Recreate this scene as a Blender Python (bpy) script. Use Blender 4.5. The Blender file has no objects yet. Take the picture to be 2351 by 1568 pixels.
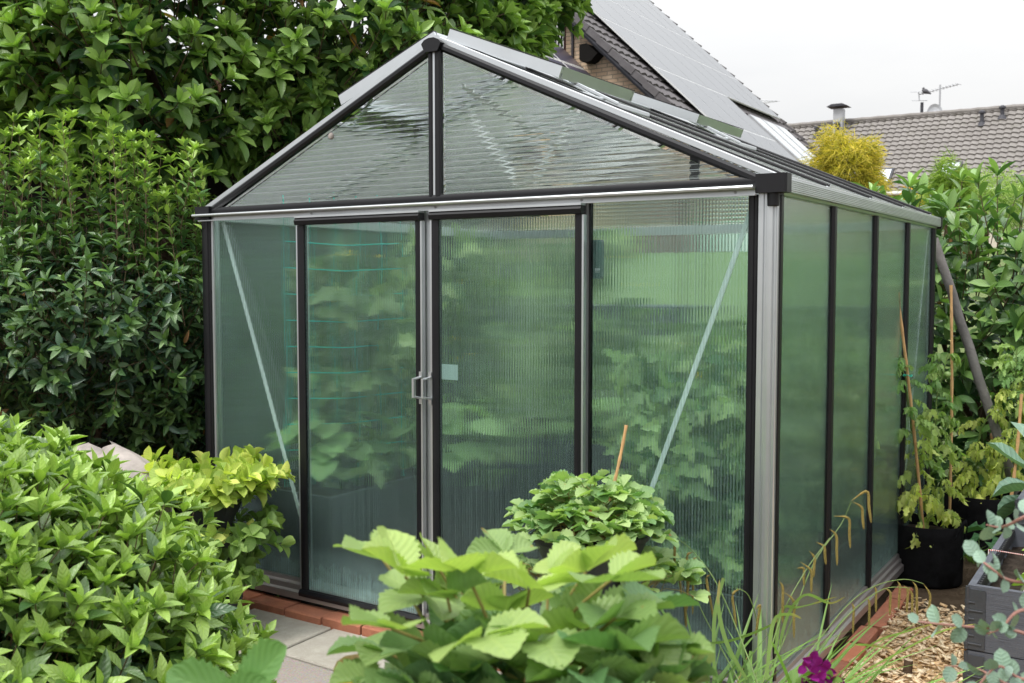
import bpy, math, random
import numpy as np
PI = math.pi
sc = bpy.context.scene
COL = sc.collection
rng = np.random.default_rng(11)
random.seed(5)
UP = np.array([0., 0., 1.])

# ------------------------------------------------------------------ camera numbers (a 35 mm lens, eye 1.40 m above the base rail)
CAM = np.array([1.0466, -3.1553, 1.4021]); YAW = .5758; PIT = -.0605; FPX = 2321.5
FW = np.array([-math.sin(YAW) * math.cos(PIT), math.cos(YAW) * math.cos(PIT), math.sin(PIT)])
RT = np.array([math.cos(YAW), math.sin(YAW), 0.]); UPV = np.cross(RT, FW)
def at(x, y, d):
    """surveyed point: bearing x, y on the 2351 px wide photograph, d metres away along the axis"""
    return CAM + d * (FW + RT * (x - 1175.5) / FPX - UPV * (y - 784) / FPX)
def ground_at(x, y, z=-.05):
    r = FW + RT * (x - 1175.5) / FPX - UPV * (y - 784) / FPX
    return CAM + r * (z - CAM[2]) / r[2]

# ------------------------------------------------------------------ node helpers
class NT:
    def __init__(s, m):
        m.use_nodes = True; s.t = m.node_tree; s.t.nodes.clear(); s.m = m
    def n(s, typ, **kw):
        nd = s.t.nodes.new(typ)
        for k, v in kw.items():
            if k in nd.bl_rna.properties and k not in ('inputs', 'outputs'): setattr(nd, k, v)
        return nd
    def l(s, a, b): s.t.links.new(a, b)
    def setin(s, sock, v):
        if isinstance(v, bpy.types.NodeSocket): s.l(v, sock)
        elif isinstance(v, (tuple, list)) and len(v) == 3 and sock.type == 'RGBA': sock.default_value = (*v, 1)
        else: sock.default_value = v
    def math(s, op, a, b=0., c=0.):
        nd = s.n('ShaderNodeMath', operation=op)
        s.setin(nd.inputs[0], a); s.setin(nd.inputs[1], b); s.setin(nd.inputs[2], c)
        return nd.outputs[0]
    def vmath(s, op, a, b=(0, 0, 0), out=0):
        nd = s.n('ShaderNodeVectorMath', operation=op)
        s.setin(nd.inputs[0], a); s.setin(nd.inputs[1], b)
        return nd.outputs[out]
    def scale(s, a, f):
        nd = s.n('ShaderNodeVectorMath', operation='SCALE'); s.setin(nd.inputs[0], a); s.setin(nd.inputs[3], f); return nd.outputs[0]
    def mixc(s, f, a, b, blend='MIX'):
        nd = s.n('ShaderNodeMix', data_type='RGBA', blend_type=blend)
        s.setin(nd.inputs[0], f); s.setin(nd.inputs[6], a); s.setin(nd.inputs[7], b); return nd.outputs[2]
    def mixs(s, f, a, b):
        nd = s.n('ShaderNodeMixShader'); s.setin(nd.inputs[0], f); s.l(a, nd.inputs[1]); s.l(b, nd.inputs[2]); return nd.outputs[0]
    def coord(s): return s.n('ShaderNodeTexCoord').outputs['Object']
    def noise(s, scale, detail=4, rough=.6, vec=None, out=0):
        nd = s.n('ShaderNodeTexNoise'); nd.inputs['Scale'].default_value = scale; nd.inputs['Detail'].default_value = detail
        nd.inputs['Roughness'].default_value = rough
        s.l(vec if vec is not None else s.coord(), nd.inputs['Vector']); return nd.outputs[out]
    def ramp(s, f, stops):
        nd = s.n('ShaderNodeValToRGB'); s.setin(nd.inputs[0], f); e = nd.color_ramp.elements
        while len(e) < len(stops): e.new(.5)
        for el, (p, c) in zip(e, stops):
            el.position = p; el.color = (*c, 1) if isinstance(c, (tuple, list)) else (c, c, c, 1)
        return nd.outputs[0]
    def bump(s, h, strength=.3, dist=.01):
        nd = s.n('ShaderNodeBump'); s.setin(nd.inputs['Height'], h); nd.inputs['Strength'].default_value = strength
        nd.inputs['Distance'].default_value = dist; return nd.outputs[0]
    def bsdf(s, base, rough=.5, metal=0., spec=.5, normal=None, **kw):
        nd = s.n('ShaderNodeBsdfPrincipled')
        s.setin(nd.inputs['Base Color'], base); s.setin(nd.inputs['Roughness'], rough); s.setin(nd.inputs['Metallic'], metal)
        s.setin(nd.inputs['Specular IOR Level'], spec)
        if normal is not None: s.l(normal, nd.inputs['Normal'])
        for k, v in kw.items(): s.setin(nd.inputs[k.replace('_', ' ')], v)
        return nd.outputs[0]
    def out(s, sh):
        o = s.n('ShaderNodeOutputMaterial'); s.l(sh, o.inputs[0]); return s.m

MATS = {}
def simple(name, c, rough=.5, metal=0., spec=.5, var=.12, nscale=8., bump=0., bscale=60.):
    """plain procedural surface with gentle tone variation"""
    m = bpy.data.materials.new(name); t = NT(m)
    n1 = t.noise(nscale, 5, .65)
    c2 = tuple(x * (1 - var) for x in c); c3 = tuple(min(1, x * (1 + var)) for x in c)
    base = t.ramp(n1, [(.3, c2), (.7, c3)])
    r = t.math('MULTIPLY_ADD', t.noise(nscale * 3, 3), .2, rough - .1)
    nm = t.bump(t.noise(bscale, 4), bump, .01) if bump else None
    MATS[name] = t.out(t.bsdf(base, r, metal, spec, nm)); return m

# ------------------------------------------------------------------ mesh builder (boxes, beams, tubes, lathes -> ONE mesh)
class MB:
    def __init__(s): s.v = []; s.f = []; s.nv = 0; s.smooth_from = []
    def add(s, V, F):
        V = np.asarray(V, float); s.v.append(V); o = s.nv
        s.f.extend([tuple(i + o for i in f) for f in F]); s.nv += len(V); return s
    def box(s, a, b):
        (x0, y0, z0), (x1, y1, z1) = a, b
        x0, x1 = sorted((x0, x1)); y0, y1 = sorted((y0, y1)); z0, z1 = sorted((z0, z1))
        V = [(x0, y0, z0), (x1, y0, z0), (x1, y1, z0), (x0, y1, z0), (x0, y0, z1), (x1, y0, z1), (x1, y1, z1), (x0, y1, z1)]
        return s.add(V, [(3, 2, 1, 0), (4, 5, 6, 7), (0, 1, 5, 4), (1, 2, 6, 5), (2, 3, 7, 6), (3, 0, 4, 7)])
    def prism(s, poly, axis, a, b):
        """2-D outline extruded along world axis from a to b; poly given in the two other axes (cyclic order)"""
        n = len(poly); V = []
        for w in (a, b):
            for (p, q) in poly:
                V.append({'x': (w, p, q), 'y': (p, w, q), 'z': (p, q, w)}[axis])
        F = [tuple(range(n))[::-1], tuple(range(n, 2 * n))] + [(i, (i + 1) % n, n + (i + 1) % n, n + i) for i in range(n)]
        return s.add(V, F)
    def beam(s, p0, p1, w, h, up=UP, ch=.18):
        """bar from p0 to p1, section w x h with chamfered edges"""
        p0 = np.array(p0, float); p1 = np.array(p1, float); d = p1 - p0; d /= np.linalg.norm(d)
        x = np.cross(d, up)
        if np.linalg.norm(x) < 1e-4: x = np.cross(d, (1, 0, 0))
        x /= np.linalg.norm(x); z = np.cross(x, d); c = min(w, h) * ch
        o = [(-w/2 + c, -h/2), (w/2 - c, -h/2), (w/2, -h/2 + c), (w/2, h/2 - c), (w/2 - c, h/2), (-w/2 + c, h/2), (-w/2, h/2 - c), (-w/2, -h/2 + c)]
        V = [p + x * a + z * b for p in (p0, p1) for a, b in o]
        F = [tuple(range(8)), tuple(range(15, 7, -1))] + [(i, 8 + i, 8 + (i + 1) % 8, (i + 1) % 8) for i in range(8)]
        return s.add(V, F)
    def tube(s, pts, r, sides=8, caps=True):
        pts = np.asarray(pts, float); K = len(pts); r = np.broadcast_to(np.asarray(r, float), (K,))
        T = np.gradient(pts, axis=0); T /= np.linalg.norm(T, axis=1)[:, None] + 1e-9
        ref = np.array([.31, .17, .93]) if abs(T[0] @ UP) < .9 else np.array([1., .1, 0])
        A = np.cross(T, ref); A /= np.linalg.norm(A, axis=1)[:, None] + 1e-9; B = np.cross(T, A)
        th = np.linspace(0, 2 * PI, sides, endpoint=False)
        V = (pts[:, None] + r[:, None, None] * (np.cos(th)[None, :, None] * A[:, None] + np.sin(th)[None, :, None] * B[:, None])).reshape(-1, 3)
        F = []
        for i in range(K - 1):
            for j in range(sides):
                a, b = i * sides + j, i * sides + (j + 1) % sides; F.append((a, a + sides, b + sides, b))
        if caps: F += [tuple(range(sides)), tuple(range(K * sides - 1, (K - 1) * sides - 1, -1))]
        return s.add(V, F)
    def lathe(s, c, prof, sides=24, shape=None):
        """profile of (radius, height) about a vertical axis at c; shape(theta) scales the radius"""
        th = np.linspace(0, 2 * PI, sides, endpoint=False); k = np.array([shape(t) if shape else 1. for t in th]); V = []
        for r, z in prof:
            V += [(c[0] + r * k[i] * math.cos(t), c[1] + r * k[i] * math.sin(t), c[2] + z) for i, t in enumerate(th)]
        F = []
        for i in range(len(prof) - 1):
            for j in range(sides):
                a, b = i * sides + j, i * sides + (j + 1) % sides; F.append((a, b, b + sides, a + sides))
        F += [tuple(range(sides))[::-1], tuple(range((len(prof) - 1) * sides, len(prof) * sides))]
        return s.add(V, F)
    def grid(s, P):
        """P (m,n,3) -> quad sheet"""
        m, n = P.shape[:2]
        F = [(i * n + j, i * n + j + 1, (i + 1) * n + j + 1, (i + 1) * n + j) for i in range(m - 1) for j in range(n - 1)]
        return s.add(P.reshape(-1, 3), F)
    def build(s, name, mat, parent=None, smooth=False):
        V = np.concatenate(s.v)
        me = bpy.data.meshes.new(name)
        top = parent is None
        base = np.array([V[:, 0].mean(), V[:, 1].mean(), V[:, 2].min()]) if top else np.zeros(3)
        me.from_pydata((V - base).tolist(), [], s.f); me.update()
        if smooth:
            me.polygons.foreach_set('use_smooth', [True] * len(me.polygons))
            me.set_sharp_from_angle(angle=math.radians(38))
        return link(name, me, mat, parent, base)

def link(name, me, mat, parent, base=(0, 0, 0)):
    o = bpy.data.objects.new(name, me)
    me.materials.append(MATS[mat] if isinstance(mat, str) else mat)
    COL.objects.link(o)
    if parent is not None:
        o.parent = parent
        if parent.type == 'EMPTY': o.location = -np.array(parent.location)
    else: o.location = base
    return o
def thing(name, label, cat, loc, group=None):
    o = bpy.data.objects.new(name, None); COL.objects.link(o); o.location = loc; o.empty_display_size = .1
    return tag(o, label, cat, group)
def tag(o, label=None, cat=None, group=None, kind=None):
    if label: o['label'] = label
    if cat: o['category'] = cat
    if group: o['group'] = group
    if kind: o['kind'] = kind
    return o

# ------------------------------------------------------------------ fast vectorised meshes
def quads_mesh(name, V, Q, mat, parent, col=None, uv=None, smooth=True):
    me = bpy.data.meshes.new(name); nv, nq = len(V), len(Q)
    top = parent is None
    base = np.array([V[:, 0].mean(), V[:, 1].mean(), V[:, 2].min()]) if top else np.zeros(3)
    me.vertices.add(nv); me.vertices.foreach_set('co', (V - base).astype(np.float32).ravel())
    me.loops.add(nq * 4); me.loops.foreach_set('vertex_index', Q.astype(np.int32).ravel())
    me.polygons.add(nq); me.polygons.foreach_set('loop_start', np.arange(0, nq * 4, 4, dtype=np.int32))
    if smooth: me.polygons.foreach_set('use_smooth', np.ones(nq, bool))
    if col is not None:
        a = me.attributes.new('tone', 'FLOAT_COLOR', 'POINT'); c4 = np.ones((nv, 4), np.float32); c4[:, :3] = col; a.data.foreach_set('color', c4.ravel())
    if uv is not None:
        a = me.attributes.new('blade', 'FLOAT2', 'POINT'); a.data.foreach_set('vector', uv.astype(np.float32).ravel())
    me.update(calc_edges=True)
    return link(name, me, mat, parent, base)

def template(rows, prof, cols=2, fold=.25, curl=.15, wav=0., tip=.04, base=.05, serr=0., nser=0):
    """leaf blade, length 1 along y, half width given by prof(t); fold lifts the halves, curl bends the tip down"""
    t = np.linspace(0, 1, rows + 1); u = np.linspace(-1, 1, cols + 1); V = []; UV = []
    for ti in t:
        w = max(prof(ti), base if ti < .02 else (tip if ti > .98 else .0))
        for ui in u:
            ww = w; tt = ti
            if serr and abs(ui) > .99:
                s_ = (ti * nser) % 1.; ww *= 1 + serr * (s_ - .5) * 2
            a = abs(ui)
            zl = -curl * ti * ti + wav * math.sin(ti * 9 + 1.3 * (1 if ui > 0 else 0)) * a; zw = (fold * a + .25 * fold * a * a) * ww * .5
            V.append((ui * ww * .5 / math.sqrt(1 + fold * fold), tt, zl, zw)); UV.append((ui, ti))
    n = cols + 1; Q = [(i * n + j, i * n + j + 1, (i + 1) * n + j + 1, (i + 1) * n + j) for i in range(rows) for j in range(cols)]
    return np.array(V), np.array(Q), np.array(UV)
def P_lance(t): return max(0, math.sin(PI * t ** .85)) ** .85
def P_obov(t): return max(0, math.sin(PI * t ** 1.35)) ** .75
def P_ell(t): return max(0, math.sin(PI * t)) ** .6
def P_strip(t): return min(1, t * 12 + .35) * (1 - t ** 3) ** .8
def P_round(t): return max(0, 1 - (2 * t - 1) ** 2) ** .5
def P_lobe(t): return max(0, math.sin(PI * t ** .8)) ** .7 * (1 + .35 * math.sin(t * 17))
def P_straw(t):
    q = 2 * t ** 1.15 - 1; return max(0., 1 - q * q) ** .62

TM = {
    'lance': [template(4, P_lance, 2, f, c) for f, c in ((.45, .1), (.25, .28), (.7, .18))],
    'obov': [template(5, P_obov, 2, f, c, w) for f, c, w in ((.5, .1, .0), (.3, .30, .02), (.8, .2, .02), (.45, -.1, .03))],
    'ell': [template(5, P_ell, 2, f, c, w) for f, c, w in ((.45, .1, 0), (.2, .3, .02), (.7, .18, .02))],
    'strip': [template(8, P_strip, 2, .4, c) for c in (.5, .9, .2)],
    'round': [template(5, P_round, 2, f, c) for f, c in ((.15, .05), (.3, .15))],
    'lobe': [template(9, P_lobe, 2, f, c, w) for f, c, w in ((.3, .5, .05), (.1, .8, .06), (.5, .3, .04))],
    'straw': [template(27, P_straw, 6, f, c, .016, serr=.12, nser=9) for f, c in ((.38, .14), (.18, .32), (.6, .10), (.3, -.06))],
    'wild': [template(15, P_straw, 2, f, c, .01, serr=.18, nser=5) for f, c in ((.6, .15), (.3, .3))],
}
def nrm(a): return a / (np.linalg.norm(a, axis=-1, keepdims=True) + 1e-9)
class Leaves:
    def __init__(s): s.a = []
    def add(s, P, D, N, L, W, C):
        P = np.atleast_2d(P); n = len(P)
        s.a.append((P, np.broadcast_to(D, (n, 3)), np.broadcast_to(N, (n, 3)), np.broadcast_to(L, (n,)), np.broadcast_to(W, (n,)), np.broadcast_to(C, (n, 3))))
        return s
    def build(s, name, kind, mat, parent):
        P, D, N, L, W, C = [np.concatenate([x[i] for x in s.a]) for i in range(6)]
        D = nrm(D); X = nrm(np.cross(D, N)); Z = np.cross(X, D)
        tms = TM[kind]; pick = rng.integers(0, len(tms), len(P)); VV = []; QQ = []; CC = []; UU = []; o = 0
        for k, (tv, tq, tu) in enumerate(tms):
            i = np.where(pick == k)[0]
            if not len(i): continue
            V = P[i, None] + X[i, None] * (tv[None, :, 0:1] * W[i, None, None]) + D[i, None] * (tv[None, :, 1:2] * L[i, None, None]) + Z[i, None] * (tv[None, :, 2:3] * L[i, None, None] + tv[None, :, 3:4] * W[i, None, None])
            n = len(tv); VV.append(V.reshape(-1, 3)); QQ.append((tq[None] + (o + np.arange(len(i)) * n)[:, None, None]).reshape(-1, 4))
            CC.append(np.repeat(C[i], n, 0)); UU.append(np.tile(tu, (len(i), 1))); o += len(i) * n
        return quads_mesh(name, np.concatenate(VV), np.concatenate(QQ), mat, parent, np.concatenate(CC), np.concatenate(UU))

def stems(name, paths, radii, mat, parent, sides=4, col=None):
    """paths (S,K,3), radii (S,K)"""
    S, K = paths.shape[:2]
    T = nrm(np.gradient(paths, axis=1)); ref = np.array([.41, .23, .17]); A = nrm(np.cross(T, ref)); B = np.cross(T, A)
    th = np.linspace(0, 2 * PI, sides, endpoint=False)
    V = paths[:, :, None] + radii[:, :, None, None] * (np.cos(th)[None, None, :, None] * A[:, :, None] + np.sin(th)[None, None, :, None] * B[:, :, None])
    i, j = np.meshgrid(np.arange(K - 1), np.arange(sides), indexing='ij'); a = i * sides + j; b = i * sides + (j + 1) % sides
    q = np.stack([a, a + sides, b + sides, b], -1).reshape(-1, 4)
    Q = (q[None] + (np.arange(S) * K * sides)[:, None, None]).reshape(-1, 4)
    return quads_mesh(name, V.reshape(-1, 3), Q, mat, parent)

def shoots(bag, P0, D0, LN, nn=6, t0=.25, mode='opp', LL=.07, ar=.42, ang=(65, 35), bend=.15, droop=0., pal=((.04, .1, .03), (.17, .27, .05)), tip=.6, young=.0, whorl=0, vary=.25, upn=.4, wang=(62, 18)):
    S = len(P0); LN = np.broadcast_to(LN, (S,)); t = np.linspace(t0, 1, nn); D0 = nrm(D0)
    def pos(t): return P0[:, None] + D0[:, None] * (LN[:, None] * t)[..., None] + UP * (bend * LN[:, None] * t * t)[..., None]
    P = pos(t[None]); Dr = nrm(D0[:, None] + UP * (2 * bend * t)[None, :, None])
    ref = nrm(rng.normal(size=(S, 1, 3))); A = nrm(np.cross(Dr, ref)); B = np.cross(Dr, A)
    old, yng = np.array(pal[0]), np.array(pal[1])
    ph0 = rng.uniform(0, 2 * PI, (S, 1)); J = np.arange(nn)[None]
    ks = (0, PI) if mode == 'opp' else (0,)
    step = PI / 2 if mode == 'opp' else 2.4
    sets = [(ph0 + J * step + k, t) for k in ks]
    for ph, tt in sets:
        a = np.radians(ang[0] + (ang[1] - ang[0]) * tt)[None] + rng.normal(0, .15, (S, nn))
        R = np.cos(ph)[..., None] * A + np.sin(ph)[..., None] * B
        D = np.cos(a)[..., None] * Dr + np.sin(a)[..., None] * R - UP * droop + rng.normal(0, .1, (S, nn, 3))
        N = np.sin(a)[..., None] * Dr - np.cos(a)[..., None] * R + UP * upn + rng.normal(0, .15, (S, nn, 3))
        L = LL * (1 - (1 - tip) * tt ** 3)[None] * rng.uniform(1 - vary, 1 + vary, (S, nn))
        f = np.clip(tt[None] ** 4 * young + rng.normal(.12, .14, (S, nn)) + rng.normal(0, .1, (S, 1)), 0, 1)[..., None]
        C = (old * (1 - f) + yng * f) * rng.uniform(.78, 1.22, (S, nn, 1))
        bag.add(P.reshape(-1, 3), D.reshape(-1, 3), N.reshape(-1, 3), L.ravel(), L.ravel() * ar, C.reshape(-1, 3))
    if whorl:
        ph = ph0 + np.arange(whorl)[None] * 2.4; a = np.radians(np.linspace(wang[0], wang[1], whorl))[None] + rng.normal(0, .12, (S, whorl))
        A1, B1, Dt = A[:, -1:], B[:, -1:], Dr[:, -1:]
        R = np.cos(ph)[..., None] * A1 + np.sin(ph)[..., None] * B1
        D = np.cos(a)[..., None] * Dt + np.sin(a)[..., None] * R; N = np.sin(a)[..., None] * Dt - np.cos(a)[..., None] * R + UP * .2
        L = LL * np.linspace(1, tip, whorl)[None] * rng.uniform(.8, 1.2, (S, whorl))
        f = np.clip(np.linspace(.15, 1, whorl)[None] * young * 1.3 + rng.normal(.05, .12, (S, whorl)), 0, 1)[..., None]
        C = (old * (1 - f) + yng * f) * rng.uniform(.8, 1.2, (S, whorl, 1))
        bag.add(np.repeat(P[:, -1:], whorl, 1).reshape(-1, 3), D.reshape(-1, 3), N.reshape(-1, 3), L.ravel(), L.ravel() * ar, C.reshape(-1, 3))
    ts = np.linspace(0, 1, 4); return pos(ts[None])
def taper(n, k, r0, r1): return np.broadcast_to(np.linspace(r0, r1, k)[None], (n, k))

def blob_pts(blobs, n, lo=.8, hi=1.02, back=.2, inside=.85):
    """points and outward normals near the skin of a union of ellipsoids"""
    c = np.array([b[0] for b in blobs]); r = np.array([b[1] if np.ndim(b[1]) else (b[1],) * 3 for b in blobs], float)
    w = (r ** 2).mean(1); w /= w.sum(); P = []; Nn = []
    m = 0
    while m < n:
        k = rng.choice(len(blobs), n * 2, p=w); u = nrm(rng.normal(size=(n * 2, 3))); q = rng.uniform(lo, hi, (n * 2, 1))
        p = c[k] + r[k] * u * q; no = nrm(u / r[k])
        ok = np.ones(len(p), bool)
        for j in range(len(blobs)):
            dd = (((p - c[j]) / (r[j] * inside)) ** 2).sum(1); ok &= (dd > 1) | (k == j)
        face = (no * nrm(CAM - p)).sum(1); ok &= (face > -.3) | (rng.random(len(p)) < back)
        ok &= p[:, 2] > 0.
        P.append(p[ok]); Nn.append(no[ok]); m += ok.sum()
    return np.concatenate(P)[:n], np.concatenate(Nn)[:n]
# ------------------------------------------------------------------ materials
def leaf_mat(name, rough=.45, spec=.4, trans=.3, vein=.25, nv=14, back=1.25, bump=.3, spots=0., vs=.22):
    m = bpy.data.materials.new(name); t = NT(m)
    c = t.n('ShaderNodeAttribute', attribute_name='tone').outputs['Color']
    b = t.n('ShaderNodeAttribute', attribute_name='blade'); sp = t.n('ShaderNodeSeparateXYZ'); t.l(b.outputs['Vector'], sp.inputs[0])
    u, v = sp.outputs[0], sp.outputs[1]; au = t.math('ABSOLUTE', u)
    mid = t.math('SUBTRACT', 1., t.math('MINIMUM', t.math('MULTIPLY', au, 9.), 1.))
    sv = t.math('SINE', t.math('MULTIPLY', t.math('SUBTRACT', v, t.math('MULTIPLY', au, vs)), nv * 2 * PI))
    svl = t.math('POWER', t.math('MULTIPLY_ADD', sv, .5, .5), 6.)
    lines = t.math('MAXIMUM', mid, t.math('MULTIPLY', svl, .6))
    nz = t.noise(35, 3)
    col = t.mixc(t.math('MULTIPLY', nz, .35), c, t.mixc(1., c, (1.35, 1.25, .9), 'MULTIPLY'))
    col = t.mixc(t.math('MULTIPLY', lines, vein), col, t.mixc(1., c, (1.9, 1.6, 1.5), 'MULTIPLY'))
    if spots:
        sm = t.math('GREATER_THAN', t.noise(26, 2), 1 - spots)
        col = t.mixc(t.math('MULTIPLY', sm, .8), col, (.35, .13, .02))
    bf = t.n('ShaderNodeNewGeometry').outputs['Backfacing']
    col = t.mixc(t.math('MULTIPLY', bf, .55), col, t.mixc(1., col, (back * 1.1, back, back * 1.15), 'MULTIPLY'))
    h = t.math('ADD', t.math('MULTIPLY', sv, .5), t.math('MULTIPLY', mid, -1.2))
    nm = t.bump(h, bump, .002)
    p = t.bsdf(col, t.math('MULTIPLY_ADD', bf, .2, rough), 0., spec, nm)
    tr = t.n('ShaderNodeBsdfTranslucent'); t.l(t.mixc(1., col, (1.25, 1.5, .6), 'MULTIPLY'), tr.inputs[0])
    MATS[name] = t.out(t.mixs(trans, p, tr.outputs[0]))
leaf_mat('leaf_magnolia', .40, .55, .17, .25, 9)
leaf_mat('leaf_privet', .38, .6, .14, .2, 7)
leaf_mat('leaf_viburnum', .36, .6, .2, .25, 7)
leaf_mat('leaf_laurel', .28, .6, .2, .3, 8)
leaf_mat('leaf_soft', .5, .35, .32, .3, 7, spots=0.)
leaf_mat('leaf_strawberry', .46, .45, .28, .22, 7, 1.3, .3, spots=.27, vs=.42)
leaf_mat('leaf_grass', .42, .4, .3, .15, 0)
leaf_mat('leaf_blue', .55, .3, .15, .2, 5)
leaf_mat('leaf_gold', .6, .2, .3, 0, 0)
leaf_mat('petal', .5, .2, .35, .2, 5)
leaf_mat('leaf_kale', .5, .4, .2, .5, 9, 1.3, 1.)

simple('bark', (.09, .06, .04), .8, 0, .2, .4, 12, .8, 40)
simple('twig', (.12, .09, .05), .7, 0, .3, .3, 12)
simple('stem_green', (.13, .2, .05), .5, 0, .4, .2, 20)
simple('stem_straw', (.30, .24, .08), .55, 0, .4, .25, 20)
simple('stem_red', (.30, .15, .12), .55, 0, .4, .2, 20)
simple('bamboo', (.55, .33, .15), .5, 0, .4, .2, 30)
simple('black_trim', (.007, .007, .009), .42, 0, .35, .2, 5)
simple('black_rubber', (.02, .02, .022), .5, 0, .4, .2, 5)
simple('black_fabric', (.010, .010, .011), .95, 0, .1, .35, 25, .5, 300)
simple('anthracite', (.045, .048, .055), .5, 0, .4, .15, 8, .15, 60)
simple('bed_board', (.04, .042, .05), .6, 0, .4, .2, 6, .2, 40)
simple('brace_metal', (.74, .76, .77), .45, .2, .5, .06, 6)
simple('pale_sticker', (.40, .47, .46), .5, 0, .4, .05, 5)
simple('mulch', (.58, .40, .21), .9, 0, .2, .4, 40, .6, 80)
simple('panel_frame', (.62, .63, .64), .5, 0, .5, .05, 4)
simple('white_paint', (.78, .78, .77), .5, 0, .4, .05, 4)
simple('white_plastic', (.75, .75, .74), .4, 0, .5, .05, 4)
simple('concrete_light', (.46, .43, .38), .9, 0, .2, .16, 9, .5, 160)
simple('soil_dark', (.030, .023, .018), .95, 0, .1, .6, 30, 1., 45)
simple('teal_string', (.01, .55, .42), .5, 0, .4, .1, 5)
simple('green_plastic', (.008, .06, .045), .4, 0, .5, .1, 5)
simple('tomato_green', (.22, .34, .10), .35, 0, .5, .15, 20)
simple('render_cream', (.62, .58, .48), .9, 0, .1, .06, 3)
simple('render_white', (.78, .78, .76), .9, 0, .1, .05, 3)
simple('slate_board', (.055, .055, .065), .6, 0, .3, .2, 5)
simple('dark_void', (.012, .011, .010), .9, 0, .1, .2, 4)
simple('maroon', (.06, .015, .02), .5, 0, .4, .1, 4)
simple('zinc', (.45, .46, .48), .5, .6, .5, .1, 5)
simple('brick_red', (.28, .11, .075), .85, 0, .2, .3, 20)
simple('red_plastic', (.35, .03, .04), .4, 0, .5, .1, 4)
simple('pot_green', (.02, .30, .16), .4, 0, .5, .1, 4)
simple('grey_pole', (.17, .16, .155), .8, 0, .2, .2, 14, .5, 60)
simple('bird_grey', (.10, .10, .11), .7, 0, .2, .2, 20)
simple('sack_white', (.34, .30, .275), .55, 0, .3, .45, 5, 1., 9)
simple('dead_leaf', (.30, .20, .12), .8, 0, .2, .4, 20)

def alu(name, c, rough, brushed=(1, 1, 40)):
    m = bpy.data.materials.new(name); t = NT(m)
    mp = t.n('ShaderNodeMapping'); t.l(t.coord(), mp.inputs[0]); mp.inputs['Scale'].default_value = brushed
    n = t.noise(14, 4, .6, mp.outputs[0]); n2 = t.noise(5, 4)
    base = t.ramp(n2, [(.3, tuple(x * .88 for x in c)), (.75, c)])
    MATS[name] = t.out(t.bsdf(base, t.math('MULTIPLY_ADD', n, .16, rough - .06), .8, .5, t.bump(n, .04, .002)))
alu('alu', (.64, .67, .69), .30)
alu('alu_sill', (.44, .41, .40), .38, (40, 1, 40))

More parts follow.
